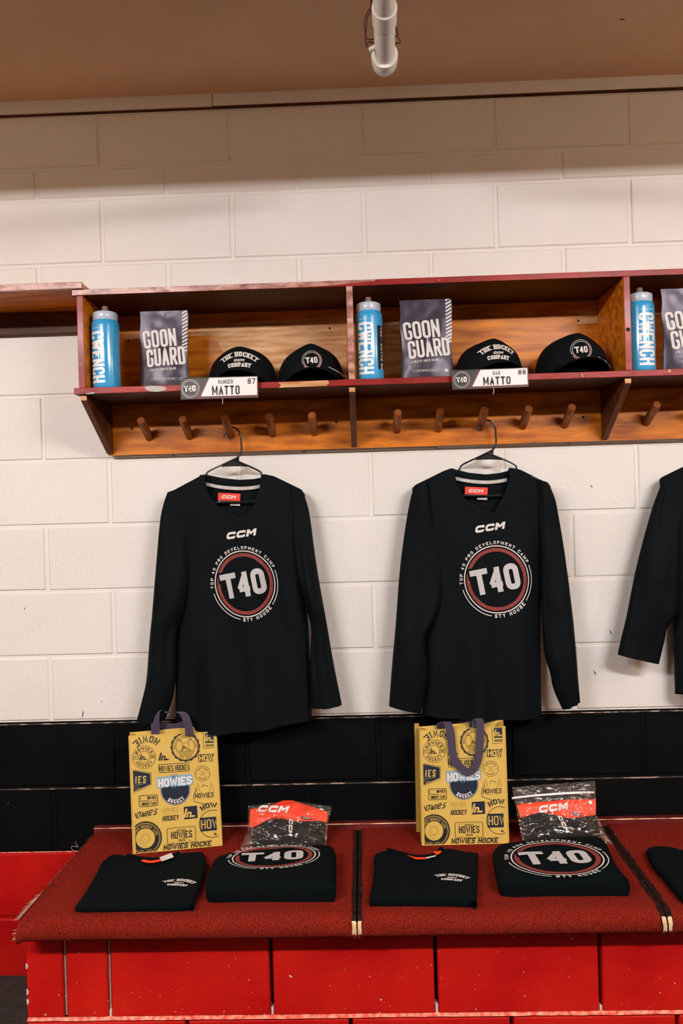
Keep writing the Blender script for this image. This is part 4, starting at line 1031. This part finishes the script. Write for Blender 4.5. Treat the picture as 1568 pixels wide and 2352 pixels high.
    # 8 round badge with crossed tape
    cx, cy, R = X(.815), Yb(.363), X(.086); D.arc(cx, cy, R, 0, 360, R*.05, IK)
    D.arctext('HOWIES', cx, cy, R*.62, 90, R*.2, R*.14, R*.045, R*.1, IK); D.arctext('HOCKEY', cx, cy, R*.82, 270, R*.2, R*.14, R*.045, R*.1, IK, True)
    for a in (45, -45): D.frame(-R*.38, -R*.09, R*.38, R*.09, R*.02, IK, xf=rot(cx, cy, a))
    for sx in (-1, 1): D.ribbon([(cx+sx*R*.66, cy), (cx+sx*R*.84, cy)], R*.06, IK)
    # 9 shield with IES
    P = [(X(0), Yb(.292)), (X(.225), Yb(.335)), (X(.225), Yb(.425)), (X(0), Yb(.492))]; D.fill(P, NV)
    D.ribbon([(X(0), Yb(.285)), (X(.235), Yb(.328)), (X(.235), Yb(.432)), (X(0), Yb(.502))], X(.004), IK); D.lv = 2
    D.text('IES', X(.055), Yb(.412), X(.078), X(.034), X(.012), X(.018), YL, skew=.08); D.ribbon([(X(0), Yb(.435)), (X(.175), Yb(.415))], X(.003), YL); D.text('TAPE', X(.045), Yb(.468), X(.028), X(.013), X(.0015), X(.004), YL, skew=.1); D.lv = 1
    # 10 centre disc with the banner
    cx, cy, R = X(.50), Yb(.490), X(.168); D.disc(cx, cy, R, NV, 60); D.lv = 2; D.arc(cx, cy, R*.955, 0, 360, R*.025, WH, 60)
    D.arctext('HOCKEY', cx, cy, R*.88, 272, R*.26, R*.155, R*.06, R*.07, WH, True, .8)
    D.lv = 3; D.text('HOWIES', cx+X(.0), Yb(.462), X(.125), X(.076), X(.048), X(-.008), BL_, .5, rr=.4, xf=lambda x, y: (x, y+(x-cx)*.03))
    D.ribbon([(cx-X(.19), Yb(.432)), (cx+X(.19), Yb(.425))], X(.07), BL_)
    D.lv = 5; D.text('HOWIES', cx, Yb(.454), X(.092), X(.060), X(.021), X(.006), WH, .5, rr=.4, xf=lambda x, y: (x, y+(x-cx)*.03)); D.lv = 1
    # 11 HOWIES HOCKEY TAPE card
    D.frame(X(.09), Yb(.612), X(.298), Yb(.518), X(.005), IK, X(.015)); D.frame(X(.097), Yb(.607), X(.291), Yb(.523), X(.002), OL, X(.012))
    D.text('HOWIES', X(.283), Yb(.554), X(.032), X(.0145), X(.006), X(.003), IK, 1); D.ribbon([(X(.1), Yb(.568)), (X(.29), Yb(.565))], X(.003), IK)
    D.text('HOCKEY TAPE', X(.283), Yb(.603), X(.032), X(.0125), X(.0058), X(.003), IK, 1); D.ribbon([(X(.1), Yb(.53)), (X(.112), Yb(.562)), (X(.2), Yb(.564))], X(.003), IK)
    # 12 hexagon with pines
    cx, cy = X(.825), Yb(.535)
    D.ribbon([(cx-X(.105), cy+X(.02)), (cx-X(.125), cy-X(.03)), (cx-X(.12), cy-X(.085)), (cx, cy-X(.125)), (cx+X(.02), cy-X(.115))], X(.006), IK)
    for tx, s_ in ((-.07, 1), (.085, 1), (-.095, .6)):
        D.ribbon([(cx+X(tx-.028*s_), cy+X(.01)), (cx+X(tx-.012*s_), cy+X(.045*s_)), (cx+X(tx-.018*s_), cy+X(.05*s_)), (cx+X(tx), cy+X(.115*s_)), (cx+X(tx+.018*s_), cy+X(.05*s_)), (cx+X(tx+.012*s_), cy+X(.045*s_)), (cx+X(tx+.028*s_), cy+X(.01))], X(.003), IK)
    D.ribbon([(cx-X(.03), cy+X(.06)), (cx-X(.005), cy+X(.09)), (cx+X(.05), cy+X(.07))], X(.005), IK)
    D.text('HOWIES', cx-X(.0), cy-X(.052), X(.055), X(.032), X(.009), X(.005), IK, .5); D.text('HOCKEY TAPE', cx, cy-X(.07), X(.010), X(.009), X(.0015), X(.004), OL, .5)
    # 13 script, 14 stacked, 15 square, 16 arc
    D.text('owies', X(.045), Yb(.708), X(.105), X(.052), X(.011), X(.004), IK, 0, .35, 0, .45, xf=lambda x, y: (x, y+(x-X(.04))*.10)); D.ribbon([(X(.04), Yb(.662)), (X(.048), Yb(.69))], X(.01), IK)
    D.text('HOWIES', X(.43), Yb(.678), X(.05), X(.027), X(.004), X(.004), OL, .5, .15); D.text('HOCKEY', X(.43), Yb(.748), X(.056), X(.027), X(.009), X(.004), IK, .5, .15); D.ribbon([(X(.34), Yb(.69)), (X(.52), Yb(.688))], X(.003), OL)
    D.rect(X(.585), Yb(.747), X(.735), Yb(.640), NV, xf=lambda x, y: (x, y+(x-X(.66))*.03)); D.lv = 2; hlogo(X(.645), Yb(.695), X(.098), YL); D.lv = 1
    D.arctext('HOWI', X(.90), Yb(.665)-X(.20), X(.20), 95, X(.055), X(.042), X(.012), X(.010), IK, slab=.9)
    # 17 record-like tape roll
    cx, cy, R = X(.145), Yb(.878), X(.182); D.disc(cx, cy, R, IK, 64); D.lv = 2; D.arc(cx, cy, R*.90, 0, 360, R*.02, YL); D.arc(cx, cy, R*.85, 0, 360, R*.015, YL); D.disc(cx, cy, R*.58, YL, 48); D.lv = 3
    D.arctext('HOWIES HOCKEY TAPE', cx, cy, R*.63, 92, R*.15, R*.075, R*.022, R*.03, YL); D.arctext('EST. 2002', cx, cy, R*.80, 270, R*.09, R*.06, R*.015, R*.03, YL, True)
    D.arc(cx, cy, R*.24, 0, 360, R*.015, IK)
    for k in range(5): D.arc(cx, cy, R*(.30+.045*k), 180, 280, R*.01, OL)
    D.lv = 1
    # 18 licence plate
    D.frame(X(.385), Yb(.945), X(.705), Yb(.812), X(.004), IK, X(.02)); D.frame(X(.393), Yb(.939), X(.697), Yb(.818), X(.002), OL, X(.018))
    D.text('MICHIGAN', X(.545), Yb(.842), X(.016), X(.011), X(.003), X(.003), IK, .5); D.text('HOWIES', X(.547), Yb(.905), X(.078), X(.035), X(.011), X(.006), IK, .5)
    D.text('WATER WINTER', X(.545), Yb(.918), X(.010), X(.0055), X(.002), X(.0015), IK, .5); D.text('WONDERLAND', X(.545), Yb(.930), X(.010), X(.0065), X(.002), X(.0015), IK, .5)
    for a, b in ((.44, .828), (.64, .825), (.44, .932), (.64, .928)): D.disc(X(a), Yb(b), X(.005), IK, 8)
    # 19 clipped round HOWI
    cx, cy, R = X(.90), Yb(.805), X(.150); D.arc(cx, cy, R, 0, 360, X(.006), IK); D.clip = (X(.035), X(.945), .002, Hh-.002)
    D.rect(cx-R*.93, cy-R*.50, cx+R, cy+R*.50, NV); D.lv = 2; D.text('HOWI', cx-R*.86, cy-R*.34, R*.68, R*.34, R*.085, R*.08, YL); D.lv = 1; hlogo(cx+R*.2, cy-R*.75, R*.2, IK)
    D.clip = (X(.035), X(.962), .002, Hh-.002)
    D.text('HOWIES HOCKE', X(.335), Yb(.992), X(.058), X(.041), X(.012), X(.006), IK, 0, .22)
    # shaded print of the folded side seams
    D.clip = None; D.rect(X(.0), Yb(.94), X(.022), Yb(.06), OL) if False else None
    mb.build('printed_panel', [M['tote'], M['tote_side'], M['navy'], M['ink'], M['tote_blue'], M['tote_white'], M['tote_olive'], M['tote_shade']], r, origin=og, smooth=0)
    # straps
    def strap(path, wv, name='handle'):
        P = resample(smooth_pts(path, 2), 40); m2 = MB(); wv = Vector(wv)
        def g(u, v):
            i = round(v*40); ww = wv; p = P[i]
            if isinstance(path[0], tuple): pass
            return p+ww*(u-.5)
        m2.grid(g, 3, 40, 0); m2.grid(lambda u, v: g(u, v)+Vector((0, .0012, 0)), 3, 40, 0, True)
        m2.build(name, M['strap'], r, origin=og, smooth=60)
    sw = .0255
    if not front_handle:
        yF, yK = ytop-.001, ytop+.035
        f = lambda u, v, y: atY(u, v, y)
        zt = f(400, 1632, yF)
        strap([f(358, 1712, yF+.002), f(357, 1690, yF), f(356, 1660, yF), f(357, 1636, yF), f(361, 1629, yF+.008), f(370, 1632, yF+.018), f(388, 1640, yF+.02), f(408, 1634, yF+.015), f(420, 1637, yF+.005), f(428, 1650, yF), f(433, 1670, yF), f(436, 1690, yF)], (sw*.97, 0, 0))
        strap([f(340, 1700, yK), f(338, 1672, yK), f(345, 1658, yK), f(365, 1664, yK), f(400, 1672, yK), f(425, 1660, yK)], (.004, 0, sw*.8))
    else:
        yF = ytop
        q = lambda x, y, d: pt(x*Wd, y*Hh, d)
        f = lambda u, v, dy: (lambda p: atY(u, v, p))(ytop-(v-1680)/270*(ytop-yb)*1.0*0+ (yb-ytop)*max(0, (v-1672))/270 - dy)
        P1 = [f(1024, 1672, .0), f(1022, 1655, .004), f(1030, 1662, .012), f(1036, 1690, .014), f(1038, 1730, .012), f(1046, 1752, .012), f(1066, 1772, .012), f(1078, 1774, .013), f(1092, 1762, .013), f(1100, 1735, .013), f(1102, 1700, .013), f(1103, 1665, .010), f(1100, 1650, .004), f(1094, 1650, -.004), f(1092, 1672, .001)]
        wid = [None]
        PP = resample(smooth_pts(P1, 2), 60); m2 = MB()
        def g(u, v):
            i = round(v*60); p = PP[i]; t = (PP[min(60, i+1)]-PP[max(0, i-1)]).normalized()
            n = Vector((t.z, 0, -t.x)); n = n.normalized() if n.length > .01 else Vector((1, 0, 0))
            if abs(t.z) < .35 and abs(t.x) > .5: n = Vector((0, 0, -1 if t.x > 0 else 1))
            if v > .8 or v < .12: n = Vector((1 if n.x >= 0 else -1, 0, 0))
            return p+n*(sw*.9*(u-.5))
        m2.grid(g, 3, 60, 0); m2.grid(lambda u, v: g(u, v)+Vector((0, .0012, 0)), 3, 60, 0, True)
        m2.build('handle', M['strap'], r, origin=og, smooth=60)
        strap([atY(1012, 1676, ytop+.02), atY(1010, 1662, ytop+.012), atY(1020, 1657, ytop+.01), atY(1060, 1657, ytop+.01), atY(1085, 1657, ytop+.01), atY(1088, 1676, ytop+.02)], (sw*.9, 0, 0))
tote((295, 1690), (497, 1680), (511, 1942), (305, 1962), BZ+.001, -.115, 'yellow printed tote bag on the left with its purple handle standing up', False)
tote((963, 1677), (1160, 1668), (1169, 1937), (968, 1942), BZ+.001, -.115, 'yellow printed tote bag on the right with its purple handle flopped down in front', True, True)

# ------------------------------------------------------------ clear bags with orange packs
def clear_bag(name_lbl, pack_lbl, out, zipl, ora, blk, pb, pt_, seed, letters, extra):
    """out/ora/blk pixel outlines lie on a plane from pb (front bottom y) leaning back to pt_ (y,z)"""
    p0 = Vector((0, pb[0], pb[1])); p1 = Vector((0, pt_[0], pt_[1])); d = (p1-p0).normalized(); n = Vector((0, -d.z, d.y))
    if n.y > 0: n = -n
    def Q(u, v, off=0): return atP(u, v, p0+n*off, n)
    og = Q(*out[-1])
    def pillow(pts, t, mb, m, mback=None, nr=10, wr=0, base=0):
        P = [Q(*p) for p in pts]; P = resample(P+[P[0]], 96)[:-1]; c = sum(P, Vector())/len(P)
        def f(u, v, s):
            i = round(u*96) % 96; k = v; p = c.lerp(P[i], k); h = t*(1-k**2.6)
            w = wr*(nz(p.x, p.y, p.z, 22, seed)+.6*nz(p.x, p.y, p.z*.3, 50, seed+1))*(1-k**3)
            return p+n*(base+s*(h+abs(t)*.0)+w)
        mb.grid(lambda u, v: f(u, v, 1), 96, nr, m, closeu=True); mb.grid(lambda u, v: f(u, v, -1)+n*(0), 96, nr, m, True, closeu=True)
        return lambda x, y, dd: None
    r2 = empty('packaged_garment', og, pack_lbl, 'packaged clothing', 'folded packs inside the clear bags')
    mb = MB(); pillow(blk, .008, mb, 0, wr=.002); mb.build('black_fabric', M['cotton'], r2, origin=og, smooth=180)
    mb = MB(); pillow(ora, .007, mb, 0, wr=.0015, base=.007)
    c = Q(*letters[0]); ex = Vector((1, 0, 0)); ey = d
    def fn(a, b, dd): return c+ex*a+ey*b+n*(.0165+dd)
    D = Draw(mb, fn, maxlen=.006); ccm(D, rot(0, 0, letters[2]), letters[1], 1)
    for (k, u, v, w, h, a) in extra:
        e = Q(u, v); o_ = e-c; xf = rot(o_.dot(ex), o_.dot(ey), a)
        if k == 'tag': D.lv = 1; D.rect(-w/2, -h/2, w/2, h/2, 1, xf=xf); D.lv = 2; D.text('SR', -w*.22, -h*.16, h*.3, w*.18, w*.04, w*.05, 3, 0, 0, 0, .3, xf)
        if k == 'mark': D.lv = 1; D.fill([xf(*p) for p in ((-w/2, -h/2), (w/2, -h/2), (w/2, -h*.2), (-w*.4, h/2), (-w/2, h/2))], 2); D.lv = 2; D.ribbon([xf(-w*.4, -h*.1), xf(w*.3, -h*.3)], h*.2, 1)
    mb.build('orange_band', [M['orange'], M['print_white'], M['black_label'], M['tape_grey']], r2, origin=og, smooth=180)
    mb = MB(); c2 = Q(*letters[3]); fn2 = lambda a, b, dd: c2+ex*a+ey*b+n*(.0125+dd)
    D = Draw(mb, fn2, maxlen=.006); ccm(D, rot(0, 0, letters[4]), letters[5], 0); mb.build('side_logo', M['print_white'], r2, origin=og, smooth=0)
    r = empty('zip_bag', og, name_lbl, 'plastic bag', 'clear plastic bags on the bench')
    mb = MB(); P = [Q(*p) for p in out]; P = resample(P+[P[0]], 120)[:-1]; c3 = sum(P, Vector())/len(P)
    def f(u, v, s):
        i = round(u*120) % 120; p = c3.lerp(P[i], v)
        w = .009*nz(p.x, p.y, p.z, 16, seed)+.005*nz(p.x+p.z*2, p.y, p.z*2-p.x, 24, seed)+.0012*nz(p.x, p.y, p.z, 60, seed)
        return p+n*(s*(.020*(1-v**4)+.001)+w*(1-v**6)*(1 if s > 0 else .2))
    mb.grid(lambda u, v: f(u, v, 1), 120, 26, 0, closeu=True)
    mb.grid(lambda u, v: f(u, v, -.35), 120, 8, 0, True, closeu=True)
    mb.build('plastic_film', M['film'], r, origin=og, smooth=180)
    if zipl:
        a, b = Q(*zipl[0], .024), Q(*zipl[1], .024); m2 = MB()
        m2.grid(lambda u, v: a.lerp(b, u)+d*(.0055*(v-.5))-n*(.016*abs(2*u-1)**3), 30, 2, 0)
        m2.build('zip_seal', M['zip'], r, origin=og, smooth=60)
clear_bag('open clear plastic bag behind the left folded sweatshirt', 'orange and black packaged garment in the clear bag behind the left sweatshirt',
          [(570, 1851), (600, 1847), (640, 1841), (675, 1839), (700, 1843), (761, 1852), (759, 1869), (753, 1890), (749, 1945), (640, 1950), (551, 1950), (562, 1922), (569, 1908), (569, 1880)], None,
          [(575, 1861), (600, 1856), (625, 1851), (652, 1841), (672, 1841), (700, 1850), (748, 1865), (753, 1871), (751, 1892), (735, 1888), (700, 1889), (665, 1888), (650, 1882), (610, 1884), (588, 1893), (578, 1905), (573, 1900)],
          [(585, 1888), (600, 1882), (660, 1880), (700, 1886), (747, 1892), (745, 1940), (640, 1946), (578, 1944), (578, 1910)],
          (-.175, BZ+.006), (-.055, .575), 2, ((629, 1864), .0205, -3, (668, 1905), -90, .0115), (('mark', 705, 1884, .03, .008, -4), ('tag', 739, 1865, .010, .004, -6)))
clear_bag('clear zip bag behind the right folded sweatshirt', 'orange and black packaged garment in the zip bag behind the right sweatshirt',
          [(1175, 1808), (1250, 1802), (1330, 1796), (1366, 1793), (1368, 1815), (1367, 1866), (1390, 1914), (1408, 1938), (1300, 1945), (1199, 1930), (1188, 1875)], ((1177, 1830.5), (1367, 1817)),
          [(1185, 1850), (1215, 1845), (1298, 1838), (1366, 1837), (1367, 1850), (1366, 1873), (1345, 1876), (1318, 1880), (1300, 1880), (1270, 1872), (1240, 1868), (1215, 1872), (1194, 1880)],
          [(1195, 1880), (1240, 1866), (1320, 1872), (1366, 1872), (1380, 1920), (1300, 1935), (1205, 1930)],
          (-.175, BZ+.006), (-.060, .64), 5, ((1268, 1858), .0195, 6, (1292, 1895), -70, .011), (('mark', 1322, 1871, .022, .010, -8), ('tag', 1352, 1846, .010, .010, 3)))

# ------------------------------------------------------------ folded shirts on the bench
def folded(out, h, label, cat, group, name, kind=0, lx=None, collar=None, seed=0, bulge=1.0, layers=2):
    vmax = max(p[1] for p in out); vmin = min(p[1] for p in out)
    P = []
    for u, v in out:
        k = max(0, min(1, (vmax-3-v)/(h*880))); P.append(atZ(u, v, BZ+h*k))
    P = smooth_pts([Vector((p.x, p.y, 0)) for p in P], 2, True); P = resample(P+[P[0]], 120)[:-1]
    c = sum(P, Vector())/len(P); og = Vector((c.x, c.y, BZ))
    r = empty(name, og, label, cat, group)
    def zt(x, y): return BZ+.0015+h*(1+.05*nz(x, y, 0, 7, seed)*1.2)+.0022*nz(x, y, 0, 16, seed+1)+h*.05*bulge*math.sin((x-c.x)*6)
    def layer(z0f, shrink, hh, m, mb, seedk):
        rings = [0, .3, .5, .62, .72, .8, .86, .9, .93, .955, .975, .99, 1.0]
        n = 120; vs = []
        for s in rings:
            for i in range(n):
                p = c.lerp(P[i], s*shrink); e = max(0, (s-.93)/.07)
                L = (P[i]-c).length; rad = .014 if hh < .03 else .045; dist = (1-s)*L*shrink
                f = 1 if dist > rad else math.sqrt(max(0, 1-(1-dist/rad)**2))
                vs.append((p.x, p.y, z0f+(zt(p.x, p.y)-z0f)*(.5+.5*f)))
        k = len(rings)
        for e in (.55, .15, 0):
            for i in range(n):
                p = c.lerp(P[i], shrink*(1.0-(.004 if e > .3 else .02)+.004*nz(P[i].x, P[i].y, e, 30, seedk))); vs.append((p.x, p.y, z0f+(zt(p.x, p.y)-z0f)*e*.5+.0005))
        fs = []
        for j in range(k+2):
            for i in range(n): fs.append((j*n+i, j*n+(i+1) % n, (j+1)*n+(i+1) % n, (j+1)*n+i))
        mb.add(vs, fs, m)
    mb = MB(); layer(BZ, 1.0, h, 0, mb, seed)
    # a second fold showing at the sides
    def fn(a, b, d): return Vector((a, b, zt(a, b)+d+.0006))
    D = Draw(mb, fn, maxlen=.006, gap=.0004)
    if kind == 1:
        q = atZ(*lx[0], BZ+h); t40(D, lx[1], rot(q.x, q.y, lx[2], lx[4], lx[5]), 3, 2, 1, 0)
    if kind == 0:
        q = atZ(*lx[0], BZ+h); hockeyco(D, rot(q.x, q.y, lx[2]), lx[1], 1)
    mb.build('folded_body', [M['cotton'], M['print_white'], M['print_red'], M['print_grey']], r, origin=og, smooth=180)
    if layers and lx[3]:
        m2 = MB()
        fp = resample([Vector((p.x, p.y, 0)) for p in [atZ(*q, BZ+h*.5) for q in lx[3]]], 30)
        m2.grid(lambda u, v: (fp[round(u*30)].x+.006*math.cos(v*math.pi*2), fp[round(u*30)].y, BZ+h*.45+h*.42*math.sin(v*math.pi*2)), 30, 12, 0)
        m2.build('side_fold', M['cotton'], r, origin=og, smooth=180)
    if collar:
        cp = resample(smooth_pts([atZ(*q, BZ+h+.002) for q in collar[0]], 2), 40)
        m2 = MB(); m2.tube([p+Vector((0, 0, .001)) for p in cp], .0058, 10); m2.build('collar', M['cotton'], r, origin=og, smooth=60)
        for nm, pts, mt in collar[1]:
            q = [atZ(*p, BZ+h+.010) for p in pts]; m2 = MB(); q2 = [p-Vector((0, 0, .0008)) for p in q]; n = len(q)
            m2.add(q+q2, [tuple(range(n))]+[tuple(range(2*n-1, n-1, -1))]+[(i, (i+1) % n, (i+1) % n+n, i+n) for i in range(n)])
            m2.build(nm, M[mt], r, origin=og, smooth=0)
GT, GS = 'folded black t-shirts on the bench', 'folded black sweatshirts on the bench'
folded([(171, 2098), (173, 2084), (196, 2045), (219, 2006), (234, 1973), (243, 1970), (250, 1961), (275, 1960), (292, 1966), (325, 1972), (370, 1972), (400, 1962), (430, 1957), (464, 1954), (471, 1958), (472, 1978), (467, 2004), (446, 2072), (432, 2091), (380, 2093), (300, 2096)],
       .020, 'folded black t-shirt with small white lettering, at the left end of the bench', 't-shirt', GT, 'folded_tshirt', 0, ((408, 2034), .073, -6, [(440, 2084), (471, 1985)]),
       ([(292, 1966), (320, 1973), (355, 1976), (390, 1970), (410, 1961)], [('orange_label', [(323, 1977), (329, 1974), (345, 1977), (360, 1975), (369, 1973), (370, 1977), (352, 1981), (336, 1981)], 'orange'), ('white_label', [(366, 1969), (393, 1959), (399, 1968), (371, 1978)], 'print_white')]), 1)
folded([(846, 2068), (849, 2078), (916, 2080), (1011, 2083), (1084, 2086), (1089, 2080), (1091, 2034), (1095, 1990), (1096, 1962), (1092, 1955), (1070, 1956), (1065, 1952), (1036, 1947), (1015, 1948), (1004, 1956), (975, 1962), (935, 1961), (896, 1954), (890, 1951), (862, 1956), (857, 1966), (859, 1988), (856, 2015)],
       .024, 'folded black t-shirt with small white lettering, in front of the right tote bag', 't-shirt', GT, 'folded_tshirt', 0, ((1037, 2022), .073, -12, [(1089, 2078), (1093, 1965)]),
       ([(890, 1953), (915, 1960), (945, 1968), (975, 1972), (1000, 1964), (1014, 1950)], [('orange_label', [(935, 1964), (955, 1969), (977, 1969), (977, 1973), (955, 1973)], 'orange'), ('white_label', [(978, 1969), (1001, 1964), (1001, 1966), (978, 1972)], 'print_white'), ('hang_label', [(994, 1956), (1014, 1954), (1011, 1959), (1003, 1963.5)], 'orange')]), 4)
folded([(475, 2068), (471, 2040), (471, 1998), (484, 1978), (488, 1958), (535, 1951), (600, 1942), (669, 1936), (720, 1935), (764, 1936), (771, 1942), (772, 1990), (771, 2034), (767, 2066), (700, 2067), (589, 2069), (540, 2073), (498, 2076), (482, 2074)],
       .050, 'folded black sweatshirt with large round print, left of the middle seam', 'sweatshirt', GS, 'folded_sweatshirt', 1, ((629, 1969), .100, 3, None, 1.10, .66), None, 7)
folded([(1128, 1942), (1135, 1932), (1146, 1927), (1190, 1921), (1241, 1917), (1320, 1914), (1378, 1913), (1392, 1920), (1403, 1945), (1413, 1968), (1430, 1992), (1444, 2012), (1450, 2038), (1446, 2054), (1390, 2056), (1339, 2057), (1250, 2060), (1172, 2063), (1161, 2054), (1150, 2025), (1142, 2003), (1135, 1975)],
       .055, 'folded black sweatshirt with large round print, right of the middle seam', 'sweatshirt', GS, 'folded_sweatshirt', 1, ((1279, 1971), .100, 3, None, 1.17, .98), None, 9)
folded([(1482, 1953), (1484, 1944), (1503, 1941), (1542, 1944), (1552, 1949), (1590, 1952), (1650, 1950), (1670, 1944), (1745, 1946), (1790, 2090), (1600, 2092), (1592, 2082), (1568, 2058), (1535, 2020), (1505, 1985)],
       .024, 'folded black t-shirt cut off by the right edge of the picture', 't-shirt', GT, 'folded_tshirt', 0, ((1720, 2020), .085, -6, [(1500, 1985), (1560, 2055)]), None, 11)

# ------------------------------------------------------------ ceiling pipe and wire hanger
def pipe():
    zc = 2.42; f = lambda u, v: atZ(u, v, zc)
    og = f(883, 137); b = f(882, -140); xE = og.x; yE = og.y
    r = empty('ceiling_pipe', og, 'white plastic pipe under the ceiling ending in a round fitting', 'pipe')
    d = Vector((b.x-xE, b.y-yE, 0)).normalized(); RP = .0222
    P = lambda t: og+d*t
    mb = MB(); mb.tube([P(0), P(.5), P(2.9)], RP, 36); mb.build('pipe', M['pvc'], r, origin=og, smooth=60)
    s = (f(884, 52)-og).length
    mb = MB(); mb.tube([P(s), P(s+.001), P(s+.05), P(s+.052)], [RP*1.03, RP*1.12, RP*1.14, RP*1.04], 36); mb.build('coupling', M['pvc'], r, origin=og, smooth=40)
    mb = MB(); mb.tube([P(s-.004), P(s-.0005)], RP*1.02, 36); mb.build('joint_gap', M['dark_gap'], r, origin=og, smooth=40)
    mb = MB(); mb.tube([P(.020), P(.0195), P(-.004), P(-.020), P(-.026)], [RP*1.02, RP*1.32, RP*1.31, RP*1.2, RP*.9], 40); mb.build('end_fitting', M['pvc'], r, origin=og, smooth=40)
    q = P(.055); mb = MB(); mb.tube([q+Vector((-.012, 0, .000)), q+Vector((-.030, 0, -.008)), q+Vector((-.033, 0, -.0095))], [.0055, .0055, .0045], 16); mb.build('side_stub', M['pvc'], r, origin=og, smooth=40)
    zw = 2.455; g = lambda u, v, z=zw: atZ(u, v, z)
    w1 = [g(*p) for p in ((852, 17), (845, 25), (838, 40), (836, 55), (839, 75), (838, 95), (842, 112), (843, 95), (855, 99), (880, 100), (905, 100), (918, 99), (919, 95), (913, 84), (908, 60), (905, 50))]
    w2 = [g(*p) for p in ((852, 24), (843, 40), (841, 65), (839, 90), (855, 91), (880, 88), (905, 85), (915, 82), (912, 70), (907, 56), (900, 45))]
    og = g(838, 95); r = empty('pipe_wire', og, 'dark red wire loops around the white ceiling pipe', 'wire')
    mb = MB(); mb.tube(smooth_pts(w1, 1), .0016, 8); mb.tube(smooth_pts(w2, 1), .0016, 8)
    mb.tube([w1[0], w1[0]+Vector((.01, 0, 2.723-zw))], .0016, 8); mb.tube([w1[-1], w1[-1]+Vector((-.01, 0, 2.723-zw))], .0016, 8)
    mb.build('wire_loop', M['wire'], r, origin=og, smooth=60)
pipe()
